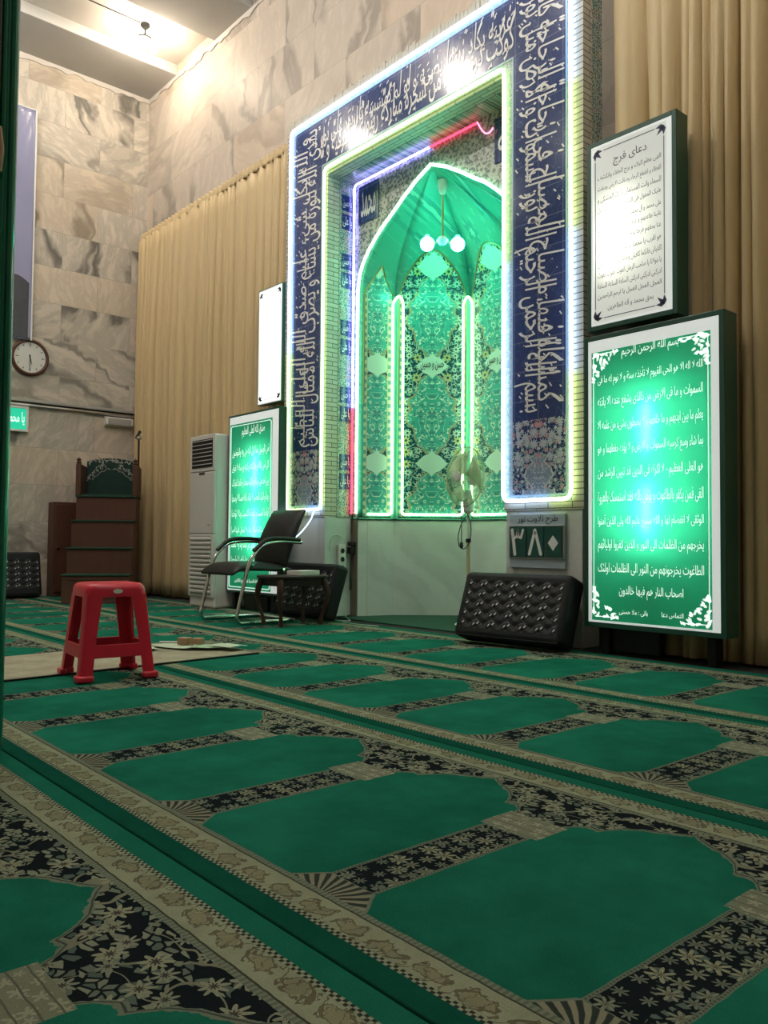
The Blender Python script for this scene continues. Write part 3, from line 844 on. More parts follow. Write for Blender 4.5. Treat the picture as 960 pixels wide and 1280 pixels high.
# chandelier inside the niche
t = thing('chandelier', 'small hanging lamp with glowing globes inside the green niche', 'lamp', (-4.745, 4.74, 0))
MB().lathe([(.0, 3.645), (.04, 3.645), (.045, 3.60), (.03, 3.54), (.012, 3.52)], 16).build('ceiling_cup', M['white_plastic'], t, smooth=40)
MB().tube([(0, 0, 3.53), (0, 0, 3.16)], .008).build('rod', M['brass'], t, smooth=40)
MB().lathe([(.0, 3.10), (.03, 3.11), (.05, 3.14), (.03, 3.17), (.0, 3.18)], 16).build('hub', M['white_plastic'], t, smooth=40)
for a in (R(49), R(229)):
    dx, dy = math.cos(a), math.sin(a)
    arm = MB().tube(arc(lambda s: (dx*.125*s, dy*.125*s, 3.14 - .04*math.sin(s*3.1) + .05*s), 8), .007).build('arm', M['brass'], t, smooth=40)
    MB().lathe([(.018, 3.185), (.022, 3.16), (.012, 3.14)], 12, (dx*.125, dy*.125, 0)).build('socket', M['white_plastic'], arm, smooth=40)
    MB().ball((dx*.125, dy*.125, 3.11), .058, 10).build('bulb', M['lamp_green'], t, smooth=60, )

# ------------------------------------------------------------------ curtains
def curtain(name, label, x0, x1, z0, z1, seed, yc, header=True, deep=1.0):
    rnd = random.Random(seed); t = thing(name, label, 'curtain', ((x0+x1)/2, yc, 0))
    ph = [rnd.uniform(0, 6.28) for _ in range(8)]; cx = (x0+x1)/2; n = int((x1-x0)*110)
    def fold(p):
        q = abs(math.sin(p)); return q**.42*2.2 - 1.5
    def y(x, z):
        q = (z1-z)/(z1-z0)
        xx = x + .06*math.sin(x*2.1+ph[0]) + .035*math.sin(x*6.3+ph[7]) + .02*q*math.sin(x*5.0+ph[1])
        a = .5 + .5*math.sin(xx*4.3+ph[3])
        s = -.8*fold(xx*17+ph[2]+.25*q*math.sin(x*3+ph[5])) - .45*a*fold(xx*41+ph[4]) + .35*math.sin(xx*9.0+ph[6]+q*.8)*q
        k = 1 + (deep-1)*min(1, max(0, (-7.75-x)/.3)) if deep > 1 else 1
        return (.024 + .036*min(1, q*3))*s*k - .05*(k-1)
    g = MB().grid(lambda u, v: (x0-cx+(x1-x0)*u, y(x0+(x1-x0)*u, z0+(z1-z0)*v), z0+(z1-z0)*v), n, 24)
    g.build('cloth', M['curtain'], t, smooth=70, solid=.004, fix=False)
    if header:
        g = MB().grid(lambda u, v: (x0-cx+(x1-x0)*u, -.012+.012*math.sin((x0+(x1-x0)*u)*70), z1-.01+.09*v), n*2, 3)
        g.build('pleated_header', M['curtain'], t, smooth=70, solid=.004, fix=False)
        MB().box(x0-cx, x1-cx, .012, .03, z1+.02, z1+.055).build('rail', M['white_plastic'], t, bevel=.004)
    return t
curtain('curtain', 'long pleated tan curtain left of the prayer niche', -9.78, -6.40, .015, 4.42, 3, 4.405, deep=1.45)
curtain('curtain', 'long pleated tan curtain right of the prayer niche', -2.90, 1.6, .015, 4.42, 8, 4.405)

# ------------------------------------------------------------------ lit text panels
def sheet_mat(name, col, base, ecol=None):
    m = bpy.data.materials.new(name); m.use_nodes = True; nt = m.node_tree; nt.nodes.clear()
    out = nt.nodes.new('ShaderNodeOutputMaterial'); tr = nt.nodes.new('ShaderNodeBsdfTranslucent'); df = nt.nodes.new('ShaderNodeBsdfDiffuse')
    gl = nt.nodes.new('ShaderNodeBsdfGlossy'); gl.inputs['Roughness'].default_value = .12; em = nt.nodes.new('ShaderNodeEmission')
    tr.inputs[0].default_value = (*col, 1); df.inputs[0].default_value = (*[c*.6 for c in col], 1); em.inputs[0].default_value = (*(ecol or col), 1); em.inputs[1].default_value = base
    a = nt.nodes.new('ShaderNodeMixShader'); a.inputs[0].default_value = .35
    nt.links.new(tr.outputs[0], a.inputs[1]); nt.links.new(df.outputs[0], a.inputs[2])
    c = nt.nodes.new('ShaderNodeMixShader'); c.inputs[0].default_value = .025
    nt.links.new(a.outputs[0], c.inputs[1]); nt.links.new(gl.outputs[0], c.inputs[2])
    d = nt.nodes.new('ShaderNodeAddShader'); nt.links.new(c.outputs[0], d.inputs[0]); nt.links.new(em.outputs[0], d.inputs[1])
    nt.links.new(d.outputs[0], out.inputs[0]); return m
M['sheet_green'] = sheet_mat('green_backlit_sheet', (.095, .38, .27), .15, (.006, .50, .20))
M['sheet_white'] = sheet_mat('white_backlit_sheet', (.72, .72, .68), .42)
M['sheet_white_b'] = sheet_mat('bright_white_backlit_sheet', (.78, .78, .74), 1.1)
M['letter_lit'] = emis('lit_white_lettering', (.84, 1.0, .90), .8)
M['sign_tube'] = emis('cool_tube_lamp', (1.0, 1.0, .95), 1900)
M['sign_tube_w'] = emis('neutral_tube_lamp', (1.0, .96, .86), 70)
M['lit_rim'] = emis('lit_white_rim', (.85,.92,.9), .45)
M['box_white'] = plain('dull_box_lining', (.10,.14,.12), .9)

def corner(mb, x, z, sx, sz, size, y, seed=1):
    """leafy corner ornament growing from a panel corner"""
    rnd = random.Random(seed)
    def leafp(cx, cz, a, l, w_):
        pts = []
        for k in range(10):
            t = 2*math.pi*k/10; u = math.cos(t)*l; v = math.sin(t)*w_*(1 - .4*math.cos(t))
            pts.append((x + sx*(cx + u*math.cos(a) - v*math.sin(a)), y, z + sz*(cz + u*math.sin(a) + v*math.cos(a))))
        mb.add(pts, [tuple(range(10))])
    for k in range(34):
        a = rnd.uniform(0, 1); b_ = rnd.uniform(0, 1-a) if rnd.random() < .75 else rnd.uniform(0, .1)
        if rnd.random() < .5: a, b_ = b_, a
        r_ = (1 - a - b_*.6)*.5 + .5
        leafp(a*size, b_*size, rnd.uniform(0, 3.1), size*.075*r_ + .006, size*.035*r_ + .003)
    for k in range(6): leafp(size*(.15+.15*k), size*.02, 0, size*.09, size*.02); leafp(size*.02, size*(.15+.15*k), 1.57, size*.09, size*.02)

def lit_panel(name, label, x0, x1, z0, z1, yf, depth, sheet, lines, ink, tubes, fr=.03, tube_mat='sign_tube', margin=.05, orn='filigree', white_rim=(.02,.02,.02,.02), group=None):
    w_, h = x1-x0, z1-z0
    t = thing(name, label, 'sign', (x0, yf, z0), 0, group)
    # box of the sign, open at the front, with the green outer frame
    b = MB(); th = .012
    b.box(0, w_, depth-th, depth, 0, h); b.box(-fr, 0, -.004, depth, -fr, h+fr); b.box(w_, w_+fr, -.004, depth, -fr, h+fr); b.box(0, w_, -.004, depth, -fr, 0); b.box(0, w_, -.004, depth, h, h+fr)
    b.build('frame', M['sign_frame'], t, bevel=.003)
    MB().box(.001, w_-.001, depth-th-.004, depth-th-.001, .001, h-.001).build('lining', M['box_white'], t)
    l, r_, bo, tp = white_rim
    b = MB(); b.box(0, l, -.003, .004, 0, h); b.box(w_-r_, w_, -.003, .004, 0, h); b.box(l, w_-r_, -.003, .004, 0, bo); b.box(l, w_-r_, -.003, .004, h-tp, h)
    b.build('white_rim', M['lit_rim'], t)
    MB().box(l, w_-r_, -.001, .002, bo, h-tp).build('lit_sheet', M[sheet], t)
    for (cx, cz, ln) in tubes:
        MB().tube([(cx, .036, cz-ln/2), (cx, .036, cz-ln*.46), (cx, .036, cz+ln*.46), (cx, .036, cz+ln/2)], [.004, .022, .022, .004], 10).build('lamp_tube', M[tube_mat], t, smooth=60)
    b = MB(); yt = -.0035
    for (txt, cz, em_h, ma, al) in lines:
        wid = w_ - l - r_ - 2*ma
        if al == 'fit': put_text(b, txt, (wid, em_h), lambda u, v: (l+ma+u, yt, cz - em_h/2 + v), bold=.003)
        else:
            o0 = len(b.v); tw = put_text(b, txt, (al, em_h), lambda u, v: (w_/2 - al/2 + u, yt, cz - em_h/2 + v), bold=.003)
    if lines: b.build('lettering', M[ink], t)
    b = MB()
    if orn == 'filigree':
        for k, (cx, cz, sx, sz) in enumerate(((l+.012, bo+.02, 1, 1), (w_-r_-.012, bo+.02, -1, 1), (l+.012, h-tp-.012, 1, -1), (w_-r_-.012, h-tp-.012, -1, -1))):
            corner(b, cx, cz, sx, sz, .17, yt-.0003, 5+k)
        for xx in (l+.014, w_-r_-.018): b.box(xx, xx+.005, yt-.0005, yt, bo+.18, h-tp-.18)
        b.build('filigree', M[ink], t)
    elif orn == 'line':
        q = .02; a = (l+q, w_-r_-q, bo+q, h-tp-q); path = []
        for cx, cz, s0 in ((a[0], a[2], 180), (a[1], a[2], 270), (a[1], a[3], 0), (a[0], a[3], 90)):
            sx = 1 if cx == a[0] else -1; sz = 1 if cz == a[2] else -1
            for k in range(6):
                th_ = R(s0 + 18*k); path.append((cx + sx*.02 + .02*math.cos(th_), yt, cz + sz*.02 + .02*math.sin(th_)))
        b.tube(path, .0035, 6, closed=True); b.build('border_line', M[ink], t)
    elif orn == 'sprig':
        q = .035; x_0, x_1, z_0, z_1 = l+q-.02, w_-r_-q+.02, bo+q-.01, h-tp-q+.01; e = .004
        b.box(x_0+.06, x_1-.06, yt, yt+.002, z_0, z_0+e); b.box(x_0+.06, x_1-.06, yt, yt+.002, z_1-e, z_1); b.box(x_0, x_0+e, yt, yt+.002, z_0+.06, z_1-.06); b.box(x_1-e, x_1, yt, yt+.002, z_0+.06, z_1-.06)
        def lf(cx, cz, a_, ln, wd):
            b.add([(cx + math.cos(a_)*ln*p - math.sin(a_)*wd*s_, yt-.0002, cz + math.sin(a_)*ln*p + math.cos(a_)*wd*s_) for p, s_ in ((0, 0), (.35, 1), (1, 0), (.35, -1))], [(0, 1, 2, 3)])
        for cx, cz, a0 in ((x_0, z_0, 45), (x_1, z_0, 135), (x_1, z_1, 225), (x_0, z_1, 315)):
            for da, ln in ((0, .065), (-42, .055), (42, .055)): lf(cx, cz, R(a0+da), ln, .013)
        b.build('corner_sprigs', M['navy_ink'], t)
    return t
KURSI = ['الله لا اله الا هو الحی القیوم لا تأخذه سنة و لا نوم له ما فی', 'السموات و ما فی الارض من ذالذی یشفع عنده الا باذنه', 'یعلم ما بین ایدیهم و ما خلفهم و لا یحیطون بشیء من علمه الا',
         'بما شاء وسع کرسیه السموات و الارض و لا یؤده حفظهما و هو', 'هو العلی العظیم - لا اکراه فی الدین قد تبین الرشد من', 'الغی فمن یکفر بالطاغوت و یؤمن بالله فقد استمسک بالعروة',
         'الوثقی لا انفصام لها و الله سمیع علیم الله ولی الذین آمنوا', 'یخرجهم من الظلمات الی النور و الذین کفروا اولیائهم', 'الطاغوت یخرجونهم من النور الی الظلمات اولئک']
lines = [('بسم الله الرحمن الرحیم', 1.575, .075, 0, .36)] + [(s, 1.435 - .1405*k, .082, .045, 'fit') for k, s in enumerate(KURSI)] + [('اصحاب النار هم فیها خالدون', .185, .075, 0, .40), ('التماس دعا', .062, .042, 0, .14)]
lines[-1] = ('التماس دعا          بانی : ملا حسنی', .070, .036, 0, .40)
lit_panel('lit_verse_panel', 'large green backlit verse panel right of the niche, below the white one', -2.918, -2.10, .19, 1.868, 4.165, .14, 'sheet_green', lines, 'letter_lit',
          [(.385, 1.135, .26), (.385, .66, .26)], white_rim=(.022, .045, .012, .07))
FARAJ = ['الهی عظم البلاء و برح الخفاء وانکشف', 'الغطاء و انقطع الرجاء وضاقت الارض ومنعت', 'السماء وانت المستعان والیک المشتکی و', 'علیک المعول فی الشدة والرخاء اللهم صل', 'علی محمد و آل محمد اولی الامر الذین فرضت',
         'علینا طاعتهم و عرفتنا بذلک منزلتهم ففرج', 'عنا بحقهم فرجا عاجلا قریبا کلمح البصر او', 'هو اقرب یا محمد یا علی یا علی یا محمد', 'اکفیانی فانکما کافیان وانصرانی فانکما ناصران', 'یا مولانا یا صاحب الزمان الغوث الغوث الغوث',
         'ادرکنی ادرکنی ادرکنی الساعة الساعة الساعة', 'العجل العجل العجل یا ارحم الراحمین']
lines = [('دعای فرج', .965, .07, 0, .22)] + [(s, .885 - .0655*k, .042, .035, 'fit') for k, s in enumerate(FARAJ)] + [('بحق محمد و آله الطاهرین', .095, .045, 0, .30)]
lit_panel('lit_prayer_panel', 'white backlit prayer panel with dark frame, above the large green panel', -2.895, -2.365, 1.958, 3.05, 4.165, .12, 'sheet_white', lines, 'ink',
          [(.20, .56, .34), (.12, .50, .34)], tube_mat='sign_tube_w', orn='sprig', white_rim=(.012, .03, .012, .012))
AMANA = ['امن الرسول بما انزل الیه من ربه والمؤمنون', 'کل امن بالله و ملائکته و کتبه و رسله لا نفرق', 'بین احد من رسله و قالوا سمعنا و اطعنا غفرانک', 'ربنا و الیک المصیر لا یکلف الله نفسا الا وسعها', 'لها ما کسبت و علیها ما اکتسبت ربنا لا تؤاخذنا',
         'ان نسینا او اخطأنا ربنا و لا تحمل علینا اصرا', 'کما حملته علی الذین من قبلنا ربنا و لا تحملنا', 'ما لا طاقة لنا به واعف عنا واغفر لنا وارحمنا']
lines = [('صدق الله العلی العظیم', 1.50, .12, 0, .40)] + [(s, 1.315 - .147*k, .095, .05, 'fit') for k, s in enumerate(AMANA)] + [('انت مولانا فانصرنا علی القوم الکافرین', .09, .05, .12, 'fit')]
lit_panel('lit_verse_panel', 'tall green backlit verse panel behind the black chair, left of the niche', -7.03, -6.175, .185, 1.85, 4.11, .075, 'sheet_green', lines, 'letter_lit',
          [(.46, 1.11, .30), (.46, .60, .30)], orn='line', white_rim=(.01, .10, .012, .07), fr=.02)
lit_panel('lit_prayer_panel', 'white glowing panel above the green panel left of the niche', -6.79, -6.392, 1.97, 3.075, 4.275, .06, 'sheet_white_b', [], 'ink',
          [(.20, .80, .36), (.20, .34, .36)], tube_mat='sign_tube_w', orn='sprig', white_rim=(.012, .012, .012, .012), fr=.008)
# stand under the right-hand panel
t = thing('panel_stand', 'black stand under the large green panel', 'stand', (-2.5, 4.24, 0))
for x in (-.36, .30): MB().box(x, x+.05, -.03, .05, 0, .158).build('leg', M['black_plastic'], t, bevel=.004)
MB().box(-.40, .0, .0, .06, .02, .157).build('board', M['black_plastic'], t, bevel=.004)
t = thing('panel_stand', 'dark stand under the tall green panel behind the chair', 'stand', (-6.62, 4.17, 0))
for x in (-.36, .32): MB().box(x, x+.05, -.04, .04, 0, .164).build('leg', M['black_plastic'], t, bevel=.004)
MB().box(-.2, .2, -.0, .03, .0, .15).build('board', M['black_plastic'], t, bevel=.004)
# ------------------------------------------------------------------ tower air conditioner
t = thing('air_conditioner', 'white tower air conditioner standing in front of the left curtain', 'air conditioner', (-7.57, 3.97, 0))
W_, D_, H_ = .50, .36, 1.70
b = MB(); b.box(0, W_, .015, D_, .0, H_); b.build('body', M['white_plastic'], t, bevel=.02)
b = MB(); b.box(.0, W_, 0, .02, .10, .72); b.build('lower_panel', M['white_plastic'], t, bevel=.008)
b = MB(); b.box(.0, W_, 0, .02, .725, 1.33); b.build('middle_panel', M['white_plastic'], t, bevel=.008)
b = MB(); b.box(.0, W_, 0, .02, 1.335, H_); b.build('head_panel', M['white_plastic'], t, bevel=.008)
g = MB().box(.05, W_-.04, -.004, .006, 1.375, 1.655).build('air_outlet', M['dark_gap'], t)
for k in range(7):
    z = 1.40 + k*.039; MB().obox((.055, -.012, z), (W_-.10, 0, 0), (0, .012, .010), (0, -.001, .004)).build('louvre', M['grey_plastic'], g)
o = MB().box(.20, .31, -.004, .004, 1.305, 1.325).build('display', M['black_plastic'], t); 
g = MB().box(.05, W_-.05, -.003, .005, .13, .70).build('intake_grille', M['grey_plastic'], t)
for k in range(13):
    z = .145 + k*.043; MB().obox((.05, -.016, z), (W_-.10, 0, 0), (0, .014, .012), (0, -.002, .016)).build('slat', M['white_plastic'], g)
MB().box(.38, .42, -.003, .003, .80, .815).build('badge', M['grey_plastic'], t)

# ------------------------------------------------------------------ black cantilever chair
t = thing('armchair', 'black leather office armchair on a chrome cantilever frame', 'chair', (-5.83, 3.60, 0))
for s in (-1, 1):
    x = .285*s
    pts = fillet([(x*.96, .27, .016), (x, -.25, .016), (x, -.28, .06), (x, -.17, .50), (x, -.05, .635), (x, .12, .655), (x*.97, .33, .645)], .10, 7)
    MB().tube(pts, .015, 10).build('side_tube', M['chrome'], t, smooth=60)
    ap_ = [(x, -.13, .575), (x, -.03, .658), (x, .05, .674), (x, .18, .674), (x*.98, .31, .663)]
    MB().tube(fillet(ap_, .05, 5), [.014]+[.021]*17+[.015] if False else .019, 10).build('armrest', M['black_plastic'], t, smooth=60)
MB().tube([(-.275, .27, .016), (.275, .27, .016)], .0125, 10).build('rear_tube', M['chrome'], t, smooth=60)
for yy in (-.13, .16): MB().tube([(-.28, yy, .47 if yy < 0 else .43), (-.2, yy, .415), (.2, yy, .415), (.28, yy, .47 if yy < 0 else .43)], .011, 8).build('seat_rail', M['chrome'], t, smooth=60)
b = MB().grid(lambda u, v: (0, 0, 0), 1, 1); b = MB()
def cushion_slab(fn, nu, nv, th):
    """closed pad between fn(u,v) and its offset, swelling in the middle"""
    g = MB(); top = lambda u, v: fn(u, v, th*(.35 + .65*(max(0, math.sin(math.pi*min(max(u, .0), 1)))*max(0, math.sin(math.pi*v)))**.35))
    bot = lambda u, v: fn(u, v, 0)
    n1 = (nu+1)*(nv+1)
    vs = [top(i/nu, j/nv) for j in range(nv+1) for i in range(nu+1)] + [bot(i/nu, j/nv) for j in range(nv+1) for i in range(nu+1)]
    fs = []
    for j in range(nv):
        for i in range(nu):
            a = j*(nu+1)+i; q = (a, a+1, a+nu+2, a+nu+1); fs.append(q); fs.append(tuple(n1+k for k in q[::-1]))
    for i in range(nu): fs.append((i, n1+i, n1+i+1, i+1)); a = nv*(nu+1)+i; fs.append((a, a+1, n1+a+1, n1+a))
    for j in range(nv): a = j*(nu+1); fs.append((a, a+nu+1, n1+a+nu+1, n1+a)); a += nu; fs.append((a, n1+a, n1+a+nu+1, a+nu+1))
    return g.add(vs, fs)
def seat(u, v, h):
    y = -.30 + .56*v; drop = -.05*max(0, (.18-v)/.18)**2
    return ((u-.5)*.53, y, .425 + drop - .02*v + h)
cushion_slab(seat, 14, 14, .075).build('seat', M['leather'], t, smooth=60, subsurf=1)
def back(u, v, h):
    z = .43 + .49*v; y = .215 + .20*v - .035*math.sin(v*3.14)*.6
    ww = .51 - .05*abs(v-.45)
    return ((u-.5)*ww, y - h*.95, z + h*.25)
cushion_slab(back, 12, 16, .075).build('backrest', M['leather'], t, smooth=60, subsurf=1)
b = MB().tube(arc(lambda s: ((s-.5)*.40, .29+.0*s, .60), 3), .01, 6)

# ------------------------------------------------------------------ small table and the box on it
t = thing('side_table', 'small dark wooden table with curved legs beside the black chair', 'table', (-5.34, 3.70, 0))
poly = [( .19*math.copysign(abs(math.cos(a))**.55, math.cos(a)), .27*math.copysign(abs(math.sin(a))**.55, math.sin(a)), .368) for a in [2*math.pi*k/40 for k in range(40)]]
MB().prism(poly, (0, 0, .022)).build('tabletop', M['dark_wood'], t, bevel=.006)
b = MB(); b.box(-.135, .135, -.205, -.19, .31, .37); b.box(-.135, .135, .19, .205, .31, .37); b.box(-.14, -.125, -.2, .2, .31, .37); b.box(.125, .14, -.2, .2, .31, .37)
b.build('apron', M['dark_wood'], t, bevel=.003)
for sx in (-1, 1):
    for sy in (-1, 1):
        pts = [(sx*(.13 + .022*math.sin(q*4.6) + .012*q), sy*(.195 + .022*math.sin(q*4.6) + .012*q), .368*(1-q)+.006) for q in [k/10 for k in range(11)]]
        MB().tube(pts, [.024, .026, .026, .023, .020, .017, .015, .014, .014, .017, .019], 10).build('leg', M['red_wood'], t, smooth=60)
b = MB().box(-.075, .075, -.11, .11, 0, .035)
o = b.build('tissue_box', M['white_plastic'], None, bevel=.004); o.location = (-5.31, 3.78, .391); o.rotation_euler.z = R(12)
tag(o, 'flat white box lying on the small dark table', 'box')

# ------------------------------------------------------------------ black bolster cushions
def bolster(label, loc, rz, w_, h, th, lean, group='black floor cushions'):
    t = thing('backrest_cushion', label, 'cushion', loc, rz, group)
    n, m = 22, 14
    g = MB()
    def sup(u, e): return math.copysign(abs(u)**e, u)
    def fr(a, v):  # rounded box: a around (x,z), v through thickness
        return None
    b = MB(); b.box(-w_/2, w_/2, -th/2, th/2, -h/2, h/2)
    o = b.build('padded_body', M['cushion'], t, bevel=.035, segs=4, smooth=60)
    o.location = (0, th/2*math.cos(lean) + h/2*math.sin(lean) - .0, h/2*math.cos(lean) + th/2*math.sin(lean)*.9)
    o.rotation_euler.x = -lean
    e = .006; pz = []
    for s in (-1, 1):
        p = MB().tube(fillet([(-w_/2+.02, s*(th/2-.012), -h/2+.012), (w_/2-.02, s*(th/2-.012), -h/2+.012), (w_/2-.012, s*(th/2-.012), h/2-.02), (-w_/2+.012, s*(th/2-.012), h/2-.02), (-w_/2+.012, s*(th/2-.012), -h/2+.02)], .02), .006, 6)
        p = p.build('piping', M['black_cloth'], t, smooth=60); p.location = o.location; p.rotation_euler = o.rotation_euler
    return t
bolster('black floor cushion with pale paired marks, leaning on the right pier', (-3.375, 3.92, 0), R(6), .80, .44, .17, R(20))
bolster('black floor cushion behind the small dark table, leaning on the left pier', (-5.70, 3.99, 0), R(0), .76, .46, .14, R(17))
bolster('black floor cushion standing against the side wall at the left edge', (-9.46, 2.80, 0), R(90), .76, .50, .15, R(12))

# ------------------------------------------------------------------ standing fan
t = thing('standing_fan', 'pale standing fan with a long pole in front of the niche', 'fan', (-4.385, 4.68, 0))
FZ = 1.165
MB().lathe([(.0, .012), (.10, .012), (.105, .022), (.09, .034), (.05, .05), (.03, .075), (.0, .08)], 32).build('base', M['white_plastic'], t, smooth=40)
MB().tube([(0, 0, .06), (0, 0, .66)], .0165, 12).build('pole', plain('cream_pole', (.50,.46,.28), .35), t, smooth=50)
MB().tube([(0, 0, .655), (0, 0, .685)], .021, 12).build('collar', M['black_plastic'], t, smooth=50)
MB().tube([(0, 0, .685), (0, 0, .90)], .013, 12).build('inner_pole', M['white_plastic'], t, smooth=50)
MB().lathe([(.02, .88), (.04, .90), (.042, .97), (.03, 1.0), (.02, 1.06)], 16).build('control_box', M['white_plastic'], t, smooth=40)
fd = Vector((-.17, -1.0, .03)).normalized(); fc = Vector((-.01, -.03, FZ))
MB().lathe([(.0, -.20), (.035, -.195), (.058, -.17), (.064, -.10), (.058, -.06), (.0, -.055)], 20, fc, fd).build('motor', M['white_plastic'], t, smooth=40)
fu = fd.orthogonal().normalized(); fv = fd.cross(fu)
plast = bpy.data.materials.new('clear_green_blade'); plast.use_nodes = True
pb = plast.node_tree.nodes['Principled BSDF']; pb.inputs['Base Color'].default_value = (.55,.72,.45,1); pb.inputs['Roughness'].default_value = .2; pb.inputs['Alpha'].default_value = .8
for k in range(3):
    a0 = 2*math.pi*k/3 + .4
    def bl(u, v):
        r = .03 + .165*v; a = a0 + (u-.5)*1.5*(.5+.5*v); tw = (u-.5)*.05
        return fc + (fu*math.cos(a) + fv*math.sin(a))*r + fd*(.0 + tw)
    MB().grid(bl, 8, 8).build('blade', plast, t, smooth=60, solid=.003)
def cage(side, mat):
    b = MB(); N = 72
    for k in range(N):
        a = 2*math.pi*k/N; d = fu*math.cos(a) + fv*math.sin(a)
        b.tube([fc + d*.04 + fd*side*.075, fc + d*.13 + fd*side*.07, fc + d*.205 + fd*side*.03, fc + d*.232], .0013, 4)
    for rr, oo in ((.232, 0), (.15, .062), (.205, .03)):
        b.tube([fc + (fu*math.cos(2*math.pi*k/48) + fv*math.sin(2*math.pi*k/48))*rr + fd*side*oo for k in range(48)], .0035 if oo == 0 else .0016, 6, closed=True)
    return b.build('front_grille' if side > 0 else 'rear_grille', mat, t, smooth=60)
cg = plain('pale_green_wire', (.50,.60,.36), .3)
cage(1, cg); cage(-1, cg)
MB().lathe([(.0, .075), (.04, .075), (.04, .082), (.0, .088)], 20, fc, fd).build('centre_cap', M['white_plastic'], t, smooth=40)
pts = [(.0, -.02, .86), (-.05, -.03, .80), (-.085, -.03, .70), (-.07, -.03, .62), (-.02, -.03, .60), (.02, -.025, .63), (.05, -.02, .72), (.04, -.02, .82), (.01, -.02, .87)]
MB().tube(fillet(pts, .05, 4), .004, 6).build('cord', M['cable_black'], t, smooth=60)
MB().tube([(-.045, -.03, .86), (-.045, -.03, .66)], .0035, 6).build('cord', M['cable_black'], t, smooth=60)
MB().lathe([(.008, .0), (.014, .01), (.014, .04), (.006, .05)], 10, (-.045, -.03, .61)).build('plug', M['cable_black'], t, smooth=40)

# ------------------------------------------------------------------ number board on the right pier
t = thing('number_board', 'small pale blue board with dark number cards reading ۳۸۰ on the right pier', 'sign', (-3.635, 4.30, .49))
PB = plain('pale_blue_board', (.36,.46,.50), .5, 0, .08); CG = plain('dark_teal_card', (.008,.075,.062), .35, 0, .2)
MB().box(0, .455, -.014, .004, .0, .355).build('board', PB, t, bevel=.003)
b = MB(); put_text(b, 'طرح تلاوت نور', (.33, .062), lambda u, v: (.07+u, -.0155, .285+v), bold=.006); b.build('heading', M['ink'], t)
MB().box(.0, .455, -.022, -.014, .062, .282).build('card_rail', M['steel'], t, bevel=.002)
for k, d in enumerate('۳۸۰'):
    x = .012 + k*.145
    cd = MB().box(x, x+.138, -.028, -.022, .070, .275).build('number_card', CG, t, bevel=.002)
    b = MB()
    def stroke(pl, wd):
        P = [(x + .016 + px_*.106, .090 + pz_*.165) for px_, pz_ in pl]
        for (a0, c0), (a1, c1) in zip(P[:-1], P[1:]):
            ln = math.hypot(a1-a0, c1-c0); nx_, nz_ = -(c1-c0)/ln*wd, (a1-a0)/ln*wd
            b.add([(a0-nx_, -.0292, c0-nz_), (a1-nx_, -.0292, c1-nz_), (a1+nx_, -.0292, c1+nz_), (a0+nx_, -.0292, c0+nz_)], [(0, 1, 2, 3)])
        for k2, (a0, c0) in enumerate(P):
            b.add([(a0 + wd*math.cos(q*.6283), -.0293, c0 + wd*math.sin(q*.6283)) for q in range(10)], [tuple(range(10))])
    if d == '۰': b.add([(x+.069, -.0292, .115), (x+.11, -.0292, .165), (x+.069, -.0292, .215), (x+.028, -.0292, .165)], [(0, 1, 2, 3)])
    elif d == '۸': stroke([(.06, .02), (.5, .96), (.94, .02)], .0115)
    else: stroke([(.27, .0), (.18, .45), (.06, .97)], .0125); stroke([(.11, .78), (.24, .66), (.42, .70), (.50, .95)], .0095); stroke([(.50, .93), (.56, .70), (.76, .66), (.92, .97)], .0095)
    b.build('digit', M['white_glaze'], cd)

# power strip, junction and cables by the left pier
t = thing('power_strip', 'white power strip hanging on the left pier beside the niche', 'power strip', (-5.728, 4.47, .30))
MB().box(.0, .035, -.04, .04, 0, .33).build('housing', M['white_plastic'], t, bevel=.006)
for k in range(4): MB().lathe([(.0, .036), (.02, .036), (.022, .038), (.0, .039)], 14, (0, 0, .05+k*.075), (1, 0, 0)).build('socket', M['black_plastic'], t)
MB().tube(fillet([(.02, .0, .33), (.02, 0, .40), (.01, -.07, .42), (.005, -.11, .36), (.005, -.11, .28)], .04), .006, 6).build('cord', M['cable_white'], t, smooth=60)
o = MB().box(-.03, .03, -.05, 0, 0, .035); o.box(-.028, .026, -.055, -.002, -.07, -.012)
o = o.build('junction_box', M['black_plastic'], None, bevel=.005); o.location = (-5.688, 4.592, .62); tag(o, 'small black junction box with wires beside the niche dado', 'junction box')
def cable(label, pts, r, mat, name='cable', grp=None):
    o = MB().tube(fillet(pts, .05, 5), r, 6).build(name, M[mat], smooth=60); return tag(o, label, 'cable', grp)
cable('black cable hanging down from the light ropes to the junction box', [(-5.70, 4.585, .90), (-5.71, 4.58, .80), (-5.695, 4.57, .655)], .005, 'cable_black')
cable('black cable looping below the junction box', [(-5.70, 4.56, .55), (-5.68, 4.55, .40), (-5.66, 4.55, .25), (-5.70, 4.56, .22), (-5.705, 4.57, .48)], .0045, 'cable_black')
cable('pale cable trailing from the power strip down to the carpet', [(-5.69, 4.45, .30), (-5.66, 4.38, .16), (-5.48, 4.20, .012), (-5.34, 4.14, .010), (-5.25, 4.22, .010), (-5.45, 4.33, .014), (-5.62, 4.42, .05)], .004, 'cable_white')
cable('thin pale wire running across the green carpet toward the niche', [(-5.25, 4.13, .008), (-5.0, 4.10, .008), (-4.8, 4.13, .008)], .003, 'cable_white')
lit = MB().tube(arc(lambda s: (-5.83 - .34*s, 4.26 - .18*s, .93 - .30*s**.6 - .05*math.sin(3*s)), 14), .006, 6)
tag(lit.build('light_rope_tail', emis('blue_white_tail', (.62,.78,1.0), 2.2), smooth=60), 'blue white light rope end hanging down behind the chair', 'light rope')

